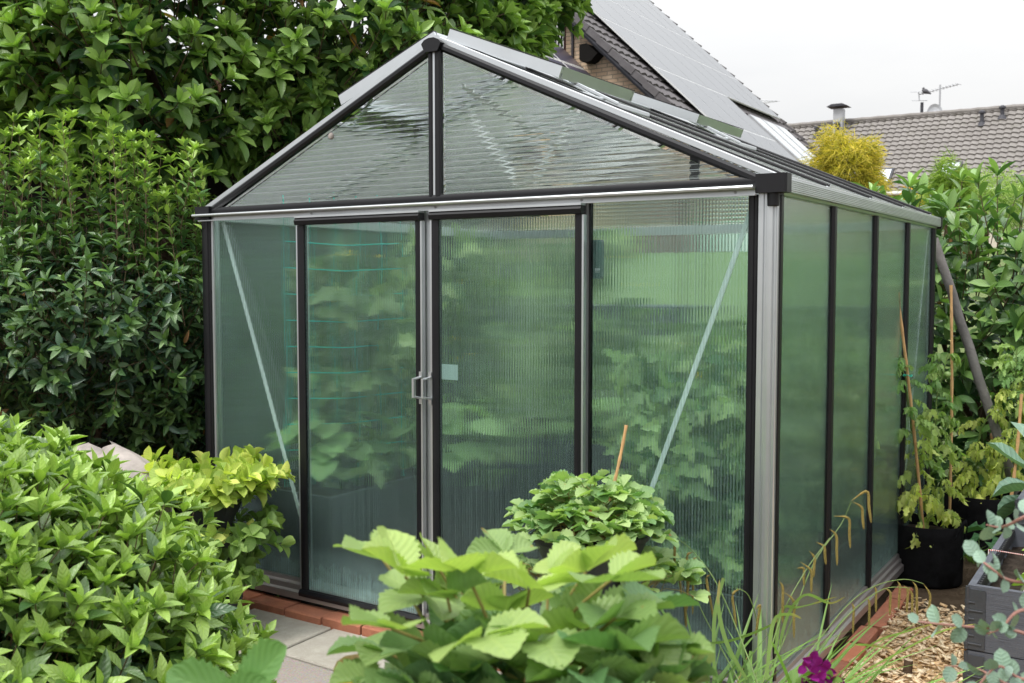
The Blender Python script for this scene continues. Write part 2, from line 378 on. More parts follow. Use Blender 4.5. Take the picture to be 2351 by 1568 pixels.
def pane(name, axis, period, amp, milky, pw=3.,  tint=(.80, .93, .885), ior=1.18, clear=.28, line=.28, dirt=False, lw=.07, body=(.80, .88, .86), gloss=.5):
    """twin-wall polycarbonate: clear sheet whose ribs bend the view sideways, with fine milky rib walls"""
    m = bpy.data.materials.new(name); t = NT(m); A = {'x': (1, 0, 0), 'y': (0, 1, 0), 'z': (0, 0, 1)}[axis]
    co = t.coord(); x = t.math('DIVIDE', t.vmath('DOT_PRODUCT', co, A, 1), period)
    g = t.n('ShaderNodeNewGeometry'); sgn = t.math('MULTIPLY_ADD', g.outputs['Backfacing'], -2., 1.)
    nz = t.noise(3., 2)
    sn = t.math('SINE', t.math('MULTIPLY', x, 2 * PI)); sn = t.math('MULTIPLY', sn, t.math('POWER', t.math('ABSOLUTE', sn), pw))
    s = t.math('MULTIPLY', t.math('MULTIPLY', sn, amp), sgn)
    wob = t.n('ShaderNodeTexNoise'); wob.inputs['Scale'].default_value = 90; wob.inputs['Detail'].default_value = 2; t.l(co, wob.inputs['Vector'])
    wv = t.scale(t.vmath('SUBTRACT', wob.outputs['Color'], (.5, .5, .5)), .03)
    nrmv = t.vmath('NORMALIZE', t.vmath('ADD', t.vmath('ADD', g.outputs['Normal'], t.scale(A, s)), wv))
    rf = t.n('ShaderNodeBsdfRefraction'); rf.inputs['IOR'].default_value = ior; rf.inputs['Roughness'].default_value = .015
    t.setin(rf.inputs['Color'], tint); t.l(nrmv, rf.inputs['Normal'])
    tp = t.n('ShaderNodeBsdfTransparent'); t.setin(tp.inputs[0], tint)
    clr = t.mixs(clear, rf.outputs[0], tp.outputs[0])
    fr = t.math('ABSOLUTE', t.math('SUBTRACT', t.math('FRACT', x), .5)); rib = t.math('GREATER_THAN', fr, .5 - lw)
    df = t.n('ShaderNodeBsdfDiffuse'); tl = t.n('ShaderNodeBsdfTranslucent')
    for q in (df, tl): t.setin(q.inputs[0], body)
    mk = t.mixs(.55, df.outputs[0], tl.outputs[0])
    st = t.n('ShaderNodeTexNoise'); st.noise_dimensions = '1D'; st.inputs['Scale'].default_value = .37; st.inputs['Detail'].default_value = 3; t.l(t.math('FLOOR', t.math('MULTIPLY', x, 2.)), st.inputs['W'])
    rv = t.ramp(st.outputs['Fac'], [(.3, .7), (.7, 1.3)])
    f = t.math('MULTIPLY', t.math('MULTIPLY_ADD', rib, line, milky), rv); f = t.math('MULTIPLY', f, t.math('MULTIPLY_ADD', nz, .7, .65))
    if dirt:
        sp = t.n('ShaderNodeSeparateXYZ'); t.l(co, sp.inputs[0])
        low = t.math('SUBTRACT', 1., t.math('SMOOTH_MIN', t.math('MULTIPLY', t.math('SUBTRACT', sp.outputs[2], .1), 6.), 1., .1))
        low = t.math('MAXIMUM', low, 0.)
        f = t.math('ADD', f, t.math('MULTIPLY', low, t.math('MULTIPLY', t.noise(22, 5), .55)))
    bodysh = t.mixs(t.math('MINIMUM', f, .95), clr, mk)
    gl = t.n('ShaderNodeBsdfGlossy'); gl.inputs['Roughness'].default_value = .13; t.l(t.vmath('NORMALIZE', t.vmath('ADD', g.outputs['Normal'], t.scale(A, t.math('MULTIPLY', s, .12)))), gl.inputs['Normal'])
    fz = t.n('ShaderNodeFresnel'); fz.inputs['IOR'].default_value = 1.5
    refl = t.math('MULTIPLY', t.math('MULTIPLY', t.math('MINIMUM', fz.outputs[0], .6), gloss), t.math('SUBTRACT', 1., g.outputs['Backfacing']))
    MATS[name] = t.out(t.mixs(refl, bodysh, gl.outputs[0]))
pane('pane_front', 'x', .0112, .52, .02, 4., tint=(.90, .965, .945), ior=1.055, line=.14, clear=.0, lw=.2, dirt=True, body=(.56, .78, .75))
pane('pane_door', 'x', .0112, .52, .025, 2.5, tint=(.90, .965, .945), ior=1.115, line=.14, clear=.0, lw=.2, dirt=True, body=(.54, .76, .74))
pane('pane_side', 'y', .0100, .50, .09, .6, tint=(.87, .96, .935), clear=.12, line=.12, lw=.10, dirt=True, body=(.60, .84, .78), gloss=1.25)
pane('pane_gable', 'z', .0235, .20, .02, 2., tint=(.94, .98, .97), ior=1.12, line=.30, lw=.05, clear=.0, body=(.84, .88, .89))
pane('pane_roof', 'y', .016, .30, .12, 1., tint=(.985, .99, .99), clear=.55, body=(.86, .88, .90))

def tiles_mat(name, a, b, moss=.0):
    m = bpy.data.materials.new(name); t = NT(m)
    n = t.noise(1.2, 6, .7); n2 = t.noise(9, 4, .7)
    c = t.mixc(n2, t.ramp(n, [(.3, a), (.7, b)]), tuple(x * .7 for x in a))
    if moss: c = t.mixc(t.math('MULTIPLY', t.ramp(t.noise(2.2, 6, .75), [(.52, 0.), (.72, 1.)]), moss), c, (.10, .10, .045))
    MATS[name] = t.out(t.bsdf(c, .85, 0, .25, t.bump(n2, .4, .01)))
tiles_mat('tiles_brown', (.23, .212, .20), (.33, .31, .295), .3)
tiles_mat('tiles_grey', (.13, .12, .125), (.19, .18, .185))

def brick_mat():
    m = bpy.data.materials.new('house_brick'); t = NT(m); co = t.coord()
    sp = t.n('ShaderNodeSeparateXYZ'); t.l(co, sp.inputs[0]); cb = t.n('ShaderNodeCombineXYZ')
    t.l(t.math('ADD', sp.outputs[0], sp.outputs[1]), cb.inputs[0]); t.l(sp.outputs[2], cb.inputs[1])
    b = t.n('ShaderNodeTexBrick'); t.l(cb.outputs[0], b.inputs['Vector']); b.inputs['Scale'].default_value = 1.
    b.inputs['Brick Width'].default_value = .25; b.inputs['Row Height'].default_value = .083; b.inputs['Mortar Size'].default_value = .010
    t.setin(b.inputs['Color1'], (.74, .57, .40)); t.setin(b.inputs['Color2'], (.60, .43, .29)); t.setin(b.inputs['Mortar'], (.28, .24, .19))
    c = t.mixc(t.math('MULTIPLY', t.noise(7, 5), .5), b.outputs[0], (.50, .37, .27))
    MATS['house_brick'] = t.out(t.bsdf(c, .85, 0, .2, t.bump(b.outputs['Fac'], .5, -.01)))
brick_mat()

def pv_mat(name, base, line, rough):
    m = bpy.data.materials.new(name); t = NT(m)
    MATS[name] = t.out(t.bsdf(base, rough, .2, .5, None, Coat_Weight=.35, Coat_Roughness=.2))
pv_mat('solar_glass', (.12, .13, .145), None, .4)
pv_mat('solar_glass_dark', (.055, .055, .095), None, .35)
def window_mat():
    m = bpy.data.materials.new('sky_window'); t = NT(m)
    MATS['sky_window'] = t.out(t.bsdf((.62, .68, .70), .08, .6, .8))
window_mat()

def ground_mats():
    m = bpy.data.materials.new('soil'); t = NT(m)
    n = t.noise(5, 8, .75); n2 = t.noise(40, 5, .7)
    c = t.ramp(n, [(.25, (.055, .036, .022)), (.5, (.12, .085, .055)), (.8, (.22, .165, .115))])
    c = t.mixc(t.math('MULTIPLY', n2, .5), c, (.07, .05, .035))
    MATS['soil'] = t.out(t.bsdf(c, .95, 0, .1, t.bump(t.math('ADD', n2, n), 1., .02)))
    m = bpy.data.materials.new('lawn'); t = NT(m)
    n = t.noise(1.2, 6, .7); n2 = t.noise(60, 4, .7)
    c = t.ramp(n, [(.3, (.13, .175, .07)), (.7, (.20, .245, .10))]); c = t.mixc(t.math('MULTIPLY', n2, .5), c, (.07, .11, .025))
    MATS['lawn'] = t.out(t.bsdf(c, .9, 0, .2, t.bump(n2, .8, .03)))
    m = bpy.data.materials.new('paving'); t = NT(m)
    n = t.noise(7, 7, .7); sp = t.noise(420, 2, .5); n3 = t.noise(110, 4, .7)
    c = t.ramp(n, [(.25, (.30, .275, .235)), (.75, (.50, .47, .41))]); st_ = t.ramp(t.noise(2.6, 8, .75), [(.48, 0.), (.7, .6)]); c = t.mixc(st_, c, (.25, .225, .18)); c = t.mixc(t.ramp(n3, [(.45, 0.), (.75, .5)]), c, (.27, .24, .20))
    c = t.mixc(t.ramp(sp, [(.62, 0.), (.72, .6)]), c, (.16, .14, .12))
    MATS['paving'] = t.out(t.bsdf(c, .88, 0, .2, t.bump(t.math('ADD', n3, sp), .35, .006)))
    m = bpy.data.materials.new('aggregate'); t = NT(m)
    v = t.n('ShaderNodeTexVoronoi'); v.inputs['Scale'].default_value = 230; t.l(t.coord(), v.inputs['Vector'])
    c = t.mixc(.75, t.ramp(t.noise(6, 5), [(.3, (.20, .17, .15)), (.7, (.32, .275, .245))]), t.mixc(.6, v.outputs['Color'], (.32, .27, .24)), 'MIX')
    c = t.mixc(.65, c, (.27, .23, .20))
    MATS['aggregate'] = t.out(t.bsdf(c, .9, 0, .2, t.bump(v.outputs['Distance'], .5, .006)))
    m = bpy.data.materials.new('edging_brick'); t = NT(m)
    n = t.noise(18, 7, .72); n2 = t.noise(3.1, 2)
    c = t.ramp(n, [(.3, (.27, .10, .06)), (.7, (.47, .185, .105))]); c = t.mixc(t.ramp(n2, [(.45, 0.), (.7, .55)]), c, (.36, .17, .12))
    c = t.mixc(t.ramp(t.noise(5, 8, .8), [(.55, 0.), (.75, .8)]), c, (.16, .12, .075))
    oi = t.n('ShaderNodeObjectInfo').outputs['Random']; c = t.mixc(t.math('MULTIPLY', oi, .55), c, (.30, .13, .085)); c = t.mixc(t.math('MULTIPLY', t.math('GREATER_THAN', oi, .72), .45), c, (.72, .26, .13))
    MATS['edging_brick'] = t.out(t.bsdf(c, .85, 0, .25, t.bump(n, .5, .008)))
    m = bpy.data.materials.new('chips'); t = NT(m)
    c = t.n('ShaderNodeAttribute', attribute_name='tone').outputs['Color']
    mp = t.n('ShaderNodeMapping'); t.l(t.coord(), mp.inputs[0]); mp.inputs['Scale'].default_value = (60, 200, 60)
    c = t.mixc(t.math('MULTIPLY', t.noise(2, 3, .6, mp.outputs[0]), .45), c, (.28, .16, .07))
    MATS['chips'] = t.out(t.bsdf(c, .8, 0, .25))
    m = bpy.data.materials.new('spike'); t = NT(m)
    n = t.noise(500, 2)
    MATS['spike'] = t.out(t.bsdf(t.ramp(n, [(.4, (.11, .08, .02)), (.6, (.33, .26, .08))]), .8, 0, .2, t.bump(n, 1., .002)))
    m = bpy.data.materials.new('grey_wood'); t = NT(m)
    mp = t.n('ShaderNodeMapping'); t.l(t.coord(), mp.inputs[0]); mp.inputs['Scale'].default_value = (3, 3, 60)
    n = t.noise(5, 6, .7, mp.outputs[0])
    c = t.ramp(n, [(.25, (.062, .067, .082)), (.75, (.105, .112, .132))]); c = t.mixc(t.ramp(t.noise(14, 6, .8), [(.62, 0.), (.8, .5)]), c, (.20, .19, .18))
    MATS['grey_wood'] = t.out(t.bsdf(c, .75, 0, .3, t.bump(n, .5, .006)))
    m = bpy.data.materials.new('butterfly_blue'); t = NT(m)
    v = t.n('ShaderNodeTexVoronoi'); v.inputs['Scale'].default_value = 75; t.l(t.coord(), v.inputs['Vector'])
    c = t.ramp(v.outputs['Distance'], [(.18, (.02, .50, .55)), (.3, (.02, .14, .34)), (.6, (.01, .05, .16))])
    MATS['butterfly_blue'] = t.out(t.bsdf(c, .4, 0, .5))
    m = bpy.data.materials.new('butterfly_dark'); t = NT(m)
    v = t.n('ShaderNodeTexVoronoi'); v.inputs['Scale'].default_value = 60; t.l(t.coord(), v.inputs['Vector'])
    c = t.ramp(v.outputs['Distance'], [(.2, (.75, .55, .30)), (.28, (.02, .015, .015)), (.7, (.02, .015, .02))])
    MATS['butterfly_dark'] = t.out(t.bsdf(c, .4, 0, .5))
    m = bpy.data.materials.new('twine_striped'); t = NT(m)
    w = t.n('ShaderNodeTexWave', wave_type='BANDS', bands_direction='X'); w.inputs['Scale'].default_value = 45; t.l(t.coord(), w.inputs['Vector'])
    MATS['twine_striped'] = t.out(t.bsdf(t.ramp(w.outputs['Fac'], [(.4, (.45, .03, .04)), (.6, (.75, .70, .66))]), .8, 0, .2))
    m = bpy.data.materials.new('cut_wood'); t = NT(m)
    w = t.n('ShaderNodeTexWave', wave_type='RINGS', rings_direction='Z'); w.inputs['Scale'].default_value = 60; w.inputs['Distortion'].default_value = 2; t.l(t.coord(), w.inputs['Vector'])
    MATS['cut_wood'] = t.out(t.bsdf(t.ramp(w.outputs['Fac'], [(.3, (.42, .32, .22)), (.7, (.55, .44, .32))]), .85, 0, .2))
ground_mats()
SKY_HOR, SKY_ZEN, SUN_E, EXPO = .52, 2.15, 1.6, .66
# ------------------------------------------------------------------ the greenhouse  (front wall y=0, right wall x=0)
WL, GD, ZB, ZE = -2.69, 2.54, .10, 1.674
BAY = [0, .626, 1.263, 1.883, GD]
XR, ZR = -1.352, 2.318                 # ridge
EAVE = np.array([.0, 1.728]); SL = (ZR - EAVE[1]) / (XR - EAVE[0])
def roof_r(u):                         # point on the right roof plane, u=0 eave .. 1 ridge
    return np.array([EAVE[0] + (XR - EAVE[0]) * u, EAVE[1] + (ZR - EAVE[1]) * u])
def mirror(x): return WL - x
gh = thing('greenhouse', 'aluminium greenhouse with ribbed polycarbonate walls, black trims and double sliding doors', 'greenhouse', (-1.345, 1.27, 0))

def slab_y(x0, x1, z0, z1, y, th=.008):
    return MB().box((x0, y, z0), (x1, y + th, z1))
# --- base rail, stepped outwards
for nm, rail in (('base_rail', MB().prism([(-.048, .022), (.02, .022), (.02, .096), (-.004, .096), (-.006, .082), (-.028, .078), (-.03, .056), (-.046, .05)], 'x', WL - .01, .012)),):
    rail.build(nm, 'alu_sill', gh)
MB().prism([(.030, .02), (.030, .050), (.018, .054), (.017, .074), (.006, .077), (.004, .094), (-.02, .094), (-.02, .02)], 'y', .022, GD).build('base_rail', 'alu_sill', gh)
MB().prism([(WL - .04, .02), (WL - .04, .045), (WL - .004, .094), (WL + .02, .094), (WL + .02, .02)], 'y', .022, GD).build('base_rail', 'alu', gh)
MB().prism([(GD - .02, .022), (GD + .03, .022), (GD + .03, .05), (GD, .094), (GD - .02, .094)], 'x', WL + .021, -.021).build('base_rail', 'alu', gh)
# --- corner posts
def corner_post(sx, x0, y0, sy):
    o = [(0, .0), (.002, -.006), (.018, -.006), (.021, -.001), (.027, -.001), (.031, -.009), (.040, -.011), (.049, -.009), (.053, -.001), (.059, -.001), (.062, -.004), (.0655, -.001), (.0655, .012), (.03, .03), (.0, .03)]
    poly = [(x0 + sx * (p - .0625), y0 + sy * q) for p, q in o]
    MB().prism(poly, 'z', .06, 1.70).build('corner_post', 'alu', gh)
corner_post(1, 0, 0, 1); corner_post(-1, WL, 0, 1); corner_post(1, 0, GD, -1); corner_post(-1, WL, GD, -1)
# --- black trims of the front wall
def trim_v(x0, x1, z0, z1, y=-.004):
    m = MB().prism([(x0, y + .012), (x0, y + .002), (x0 + .004, y - .002), ((x0 + x1) / 2, y - .005), (x1 - .012, y - .004), (x1 - .010, y), (x1 - .003, y), (x1, y + .003), (x1, y + .012)], 'z', z0, z1)
    m.build('panel_trim', 'black_trim', gh, True)
trim_v(-.095, -.0635, .09, 1.676); trim_v(-2.696, -2.641, .09, 1.678, -.013)
MB().prism([(.0045, .0125), (.008, .015), (.008, .036), (.0045, .038), (-.004, .038), (-.004, .0125)], 'z', .09, 1.672).build('panel_trim', 'black_trim', gh)
# --- jambs behind the doors
for a, b in ((-.712, -.676), (-2.096, -2.06), (-1.405, -1.372)):
    MB().box((a, -.010, .09), (b, .022, 1.69)).build('jamb', 'alu', gh)
MB().box((-.675, -.004, .09), (-.669, .016, 1.676)).build('panel_trim', 'black_trim', gh)
# --- front panes
for x0, x1, z1 in ((-2.640, -2.097, ZE), (-.669, -.095, ZE)):
    slab_y(x0, x1, ZB, z1, .004).build('pane', 'pane_front' if x0 > -1 else 'pane_door', gh)
# --- door track and eave bar of the front
MB().prism([(-.012, 1.702), (-.016, 1.708), (-.017, 1.722), (-.012, 1.732), (.02, 1.732), (.02, 1.702)], 'x', WL + .02, -.063).build('gable_trim', 'black_trim', gh, True)
tr = MB().tube([(-2.712, -.05, 1.696), (-.0645, -.05, 1.696)], .0065, 10)
tr.box((-2.70, -.049, 1.694), (-.064, -.012, 1.699)); tr.box((-2.70, -.016, 1.674), (-.064, -.0125, 1.6935)); tr.box((-2.70, -.03, 1.671), (-.064, -.0162, 1.6755))
tr.build('door_track', 'alu', gh)
for x in (-.135, -.70, -1.345, -2.0, -2.64): MB().prism([(x + .0048 * math.cos(a), 1.684 + .0048 * math.sin(a)) for a in np.linspace(0, 2 * PI, 9)[:-1]], 'y', -.0185, -.016).build('screw', 'zinc', gh)
# --- the two sliding doors hang 3 cm in front
def door(x0, x1, wl, wr, hx):
    y0, y1 = -.040, -.016; zt, zb = 1.664, .040
    f = MB().prism([(x0, y1), (x0, y0), (x0 + wl * .6, y0 - .004), (x0 + wl, y0 + .002), (x0 + wl, y1)], 'z', zb + .028, zt - .03)
    f.prism([(x1 - wr, y1), (x1 - wr, y0), (x1 - wr * .4, y0 - .004), (x1, y0 + .001), (x1, y1)], 'z', zb + .028, zt - .03)
    f.prism([(y0 - .012, zt - .029), (y0 - .016, zt - .012), (y0 - .008, zt), (y1, zt), (y1, zt - .029)], 'x', x0 - .004, x1 + .004)
    f.prism([(y0 - .012, zb), (y0 - .014, zb + .014), (y0 - .006, zb + .027), (y1, zb + .027), (y1, zb)], 'x', x0 - .006, x1 + .004)
    d = f.build('sliding_door', 'black_trim', gh, True)
    MB().box((x0 + wl + .001, y0 + .008, zb + .03), (x1 - wr - .001, y0 + .016, zt - .032)).build('pane', 'pane_door', d)
    MB().box((x0 - .004, y0 - .013, zt + .0005), (x1 + .004, y1, zt + .008)).build('hanger_rail', 'alu', d)
    MB().box((x1 + .0005, y0 + .002, zb + .03), (x1 + .008, y1, zt - .032)).build('edge_strip', 'alu', d)
    MB().box((x0 - .009, y0 + .002, zb + .03), (x0 - .0005, y1, zt - .032)).build('edge_strip', 'alu', d)
    h = MB().beam((hx, y0 - .032, .945), (hx, y0 - .032, 1.020), .010, .016, (0, 1, 0))
    h.beam((hx, y0 - .032, 1.017), (hx + .010, y0 - .002, 1.024), .014, .008); h.beam((hx, y0 - .032, .948), (hx + .010, y0 - .002, .941), .014, .008)
    h.box((hx + .004, y0 - .004, 1.02), (hx + .018, y0 - .001, 1.045)); h.box((hx + .004, y0 - .004, .918), (hx + .018, y0 - .001, .944))
    h.build('handle', 'alu', d)
    return d
door(-2.062, -1.404, .036, .022, -1.412)
d2 = door(-1.346, -.686, .032, .026, -1.366)
MB().box((-1.312, -.0225, 1.018), (-1.235, -.0215, 1.078)).build('sticker', 'pale_sticker', d2)
# --- gable: mullion, black rake trims, silver rakes, panes
zr0 = 2.298
for s in (0, 1):
    fx = (lambda x: x) if s == 0 else mirror
    a, b = np.array([fx(-.060), 1.720]), np.array([fx(-1.318), 2.292])
    m = MB().beam((a[0], .0, a[1]), (b[0], .0, b[1]), .036, .030, (0, 0, 1), .3); m.build('gable_trim', 'black_trim', gh, True)
    a, b = np.array([fx(-.012), 1.727]), np.array([fx(-1.335), 2.330])
    m = MB().beam((a[0], .022, a[1] + .004), (b[0], .022, b[1] - .006), .052, .022, (0, 0, 1), .08)
    m.build('roof_edge', 'alu', gh)
    m = MB().beam((a[0], .0515, a[1] + .016), (b[0], .0515, b[1] + .004), .007, .012, (0, 0, 1), .08); m.build('rubber_strip', 'black_rubber', gh)
    # triangular pane, 8 mm thick, cut along the rake
    xs = sorted((fx(-.10), fx(-1.31)))
    tri = [(fx(-.155), 1.733), (fx(-1.317), 1.733), (fx(-1.317), 2.262)] if s == 0 else [(fx(-1.317), 1.733), (fx(-.155), 1.733), (fx(-1.317), 2.262)]
    V = [(x, .006, z) for x, z in tri] + [(x, .014, z) for x, z in tri]
    F = [(0, 1, 2), (5, 4, 3), (0, 3, 4, 1), (1, 4, 5, 2), (2, 5, 3, 0)]
    pn = MB().add(V, F).build('gable_pane', 'pane_gable', gh)
    import bmesh as _bm
    bb = _bm.new(); bb.from_mesh(pn.data); _bm.ops.recalc_face_normals(bb, faces=bb.faces); bb.to_mesh(pn.data); bb.free()
for x0, x1 in ((-1.381, -1.358), (-1.348, -1.320)):
    MB().prism([(x0, .004), (x0, -.010), (x0 + .006, -.017), (x1 - .006, -.017), (x1, -.010), (x1, .004)], 'z', 1.728, 2.290).build('gable_mullion', 'black_trim', gh, True)
MB().box((-1.3575, -.012, 1.70), (-1.3485, .004, 2.29)).build('gable_mullion', 'alu', gh)
cap = [(-1.400, 2.308), (-1.386, 2.322), (-1.366, 2.328), (-1.340, 2.328), (-1.318, 2.318), (-1.306, 2.306), (-1.322, 2.276), (-1.384, 2.276)]
MB().prism(cap, 'y', -.030, .004).build('ridge_cap', 'black_trim', gh)
MB().prism([(x + .02, z + .016) for x, z in cap], 'y', .075, .10).build('ridge_cap', 'black_trim', gh)
# --- ridge beam
MB().prism([(-1.385, 2.312), (-1.375, 2.336), (-1.352, 2.346), (-1.329, 2.336), (-1.319, 2.312)], 'y', .004, GD).build('ridge_beam', 'alu', gh)
# --- side walls
def side(x, sg):
    for i in range(4):
        y0, y1 = BAY[i] + (.036 if i == 0 else .018), BAY[i + 1] - (.05 if i == 3 else .018)
        MB().box((x - sg * .012, y0, ZB), (x - sg * .004, y1, ZE)).build('pane', 'pane_side', gh)
    for i in (1, 2, 3, 4):
        yc = BAY[i] if i < 4 else GD - .03
        w = .020 if i < 4 else .026
        MB().prism([(x - sg * .014, yc - w), (x + sg * .002, yc - w), (x + sg * .012, yc - w * .55), (x + sg * .013, yc + w * .55), (x + sg * .002, yc + w), (x - sg * .014, yc + w)], 'z', .085, 1.672).build('glazing_bar', 'black_trim', gh, True)
    # gutter, fluted face
    fl = [(.030, 1.682)]
    for k in range(6):
        z = 1.685 + k * .0062; fl += [(.030, z), (.032, z + .002), (.032, z + .0045), (.030, z + .006)]
    o = [(-.005, 1.6725), (.012, 1.6725), (.014, 1.680)] + fl + [(.030, 1.728), (.026, 1.730), (.024, 1.700), (-.005, 1.692)]
    MB().prism([(x + sg * p, q) for p, q in o], 'y', .02, GD).build('gutter', 'alu', gh)
    c = MB().prism([(x - sg * .064, -.030), (x + sg * .030, -.030), (x + sg * .036, -.022), (x + sg * .036, .022), (x - sg * .064, .022)], 'z', 1.678, 1.738)
    c.lathe((x - sg * .014, -.002, 1.636), [(.0165, 0), (.0185, .002), (.0195, .03), (.0195, .0415)], 16)
    c.build('gutter_end', 'black_trim', gh)
    MB().box((x - sg * .03, GD + .001, 1.672), (x + sg * .034, GD + .03, 1.735)).build('gutter_end', 'black_trim', gh)
side(0, 1); side(WL, -1)
# --- roof bars and panes on both slopes
for s in (0, 1):
    fx = (lambda x: x) if s == 0 else mirror
    e, r = roof_r(.015), roof_r(.985)
    for i, y in enumerate(BAY):
        if i == 0: continue
        m = MB().beam((fx(e[0]), y, e[1]), (fx(r[0]), y, r[1]), .042, .02, (0, 0, 1), .12); m.build('rafter', 'alu', gh)
        for dy in (-.017, .017):
            m = MB().beam((fx(e[0]), y + dy, e[1] + .014), (fx(r[0]), y + dy, r[1] + .014), .013, .012, (0, 0, 1), .25); m.build('rubber_strip', 'black_rubber', gh)
    for i in range(4):
        y0, y1 = BAY[i] + (.06 if i == 0 else .022), BAY[i + 1] - .022
        top = .55 if i in (0, 2) else .985
        a, b = roof_r(.0), roof_r(top); nx, nz = -SL / math.hypot(1, SL), 1 / math.hypot(1, SL)
        P = [(fx(a[0]), y0, a[1]), (fx(a[0]), y1, a[1]), (fx(b[0]), y1, b[1]), (fx(b[0]), y0, b[1])]
        V = P + [(p[0], p[1], p[2] + .008) for p in P]
        F = [(0, 1, 2, 3), (7, 6, 5, 4), (0, 4, 5, 1), (1, 5, 6, 2), (2, 6, 7, 3), (3, 7, 4, 0)]
        pn = MB().add(V, F).build('roof_pane', 'pane_roof', gh)
        bb = _bm.new(); bb.from_mesh(pn.data); _bm.ops.recalc_face_normals(bb, faces=bb.faces); bb.to_mesh(pn.data); bb.free()
    # roof windows propped open, hinged along the ridge, in bays 1 and 3
    for i in (0, 2):
        y0, y1 = BAY[i] + .03, BAY[i + 1] - .01
        T = np.array([fx(-1.312), 2.352]); B = np.array([fx(-.812), 2.142 + .012]); d = (B - T) / np.linalg.norm(B - T); n = np.array([-d[1], d[0]]) * (1 if s == 0 else -1)
        if n[1] < 0: n = -n
        f = MB()
        for yy in (y0, y1):
            sgy = 1 if yy == y0 else -1
            for (o0, o1, w) in ((-.026, -.008, .010), (-.008, .006, .016), (.006, .016, .011)):
                q = [T + n * o0, B + n * o0, B + n * o1, T + n * o1]
                f.prism([(p[0], p[1]) for p in q], 'y', yy, yy + sgy * w)
        for (P0, ww) in ((B, 1), (T, 1)):
            for (o0, o1, w) in ((-.026, -.010, .012), (-.010, -.006, .004), (-.006, .016, .016)):
                q = [P0 + n * o0 - d * 0, P0 + n * o0 - d * w, P0 + n * o1 - d * w, P0 + n * o1]
                if P0 is T: q = [p + d * w for p in q]
                f.prism([(p[0], p[1]) for p in q], 'y', y0 + .0165, y1 - .0165)
        fr = f.build('roof_window', 'alu', gh)
        q = [T + n * .017, B + n * .017, B + n * .021, T + n * .021]
        for yy in (y0, y1 - .02):
            MB().prism([(p[0], p[1]) for p in q], 'y', yy, yy + .02).build('rubber_strip', 'black_rubber', fr)
        q = [T + d * .017 + n * .0, B - d * .017 + n * .0, B - d * .017 + n * .008, T + d * .017 + n * .008]
        MB().prism([(p[0], p[1]) for p in q], 'y', y0 + .018, y1 - .018).build('pane', 'pane_roof', fr)
        sill = roof_r(.55); ym = (y0 + y1) / 2
        a = MB().beam((fx(sill[0]), y0 + .02, sill[1] + .012), (fx(sill[0]), y1 - .02, sill[1] + .012), .03, .02); a.build('window_sill', 'alu', fr)
        arm = MB()
        arm.beam((B[0] - d[0] * .10, y0 + .10, B[1] - d[1] * .10 - .025), (fx(sill[0]) - .0, y0 + .16, sill[1] + .02), .016, .006)
        arm.beam((B[0] - d[0] * .04, y0 + .13, B[1] - d[1] * .04 - .025), (fx(sill[0]) + .06 * (1 if s == 0 else -1), y0 + .20, sill[1] + .0), .012, .012)
        arm.build('opener_arm', 'alu', fr)
# --- back wall: bars, beam and panes
for i in range(4):
    a = WL + .07 + i * (-WL - .14) / 4; b = a + (-WL - .14) / 4 - .02
    MB().box((a, GD - .012, ZB), (b, GD - .004, ZE)).build('pane', 'pane_front', gh)
    MB().box((b, GD - .016, .09), (b + .02, GD + .004, ZE)).build('glazing_bar', 'black_trim', gh)
MB().box((WL + .01, GD - .022, 1.676), (-.01, GD + .004, 1.728)).build('eave_beam', 'alu', gh)
for s in (0, 1):
    fx = (lambda x: x) if s == 0 else mirror
    tri = [(fx(-.155), 1.733), (fx(-1.317), 1.733), (fx(-1.317), 2.262)]
    V = [(x, GD - .014, z) for x, z in tri] + [(x, GD - .006, z) for x, z in tri]
    pn = MB().add(V, [(0, 1, 2), (5, 4, 3), (0, 3, 4, 1), (1, 4, 5, 2), (2, 5, 3, 0)]).build('gable_pane', 'pane_gable', gh)
    bb = _bm.new(); bb.from_mesh(pn.data); _bm.ops.recalc_face_normals(bb, faces=bb.faces); bb.to_mesh(pn.data); bb.free()
    MB().beam((fx(-.05), GD - .01, 1.742), (fx(-1.33), GD - .01, 2.318), .03, .03).build('gable_trim', 'black_trim', gh)
MB().box((-1.375, GD - .016, 1.7285), (-1.32, GD + .004, 2.30)).build('gable_mullion', 'black_trim', gh)
# side eave beams inside
for x, sg in ((0, 1), (WL, -1)):
    MB().box((x - sg * .03, .031, 1.676), (x - sg * .0055, GD - .031, 1.712)).build('eave_beam', 'alu', gh)
# --- diagonal braces just behind the panes
def brace(p, q): MB().beam(p, q, .017, .005, (0, 1, 0), .05).build('brace', 'brace_metal', gh)
brace((-2.600, .030, 1.665), (-2.130, .030, .36)); brace((-.085, .030, 1.662), (-.47, .030, .60)); MB().beam((-.47, .030, .60), (-.56, .030, .35), .022, .006, (0, 1, 0), .05).build('brace', 'brace_metal', gh)
brace((WL + .03, .10, 1.66), (WL + .03, .60, .2)); brace((-.03, GD - .1, 1.66), (-.03, GD - .6, .2))
brace((-1.30, .10, 2.16), (-1.12, .62, 1.94)); brace((-1.05, .64, 2.15), (-1.30, .64, 1.86)); brace((-1.65, .64, 2.15), (-1.40, .64, 1.86))
MB().beam((-.30, 1.26, 1.84), (-2.39, 1.26, 1.84), .022, .012).build('tie_bar', 'alu', gh)
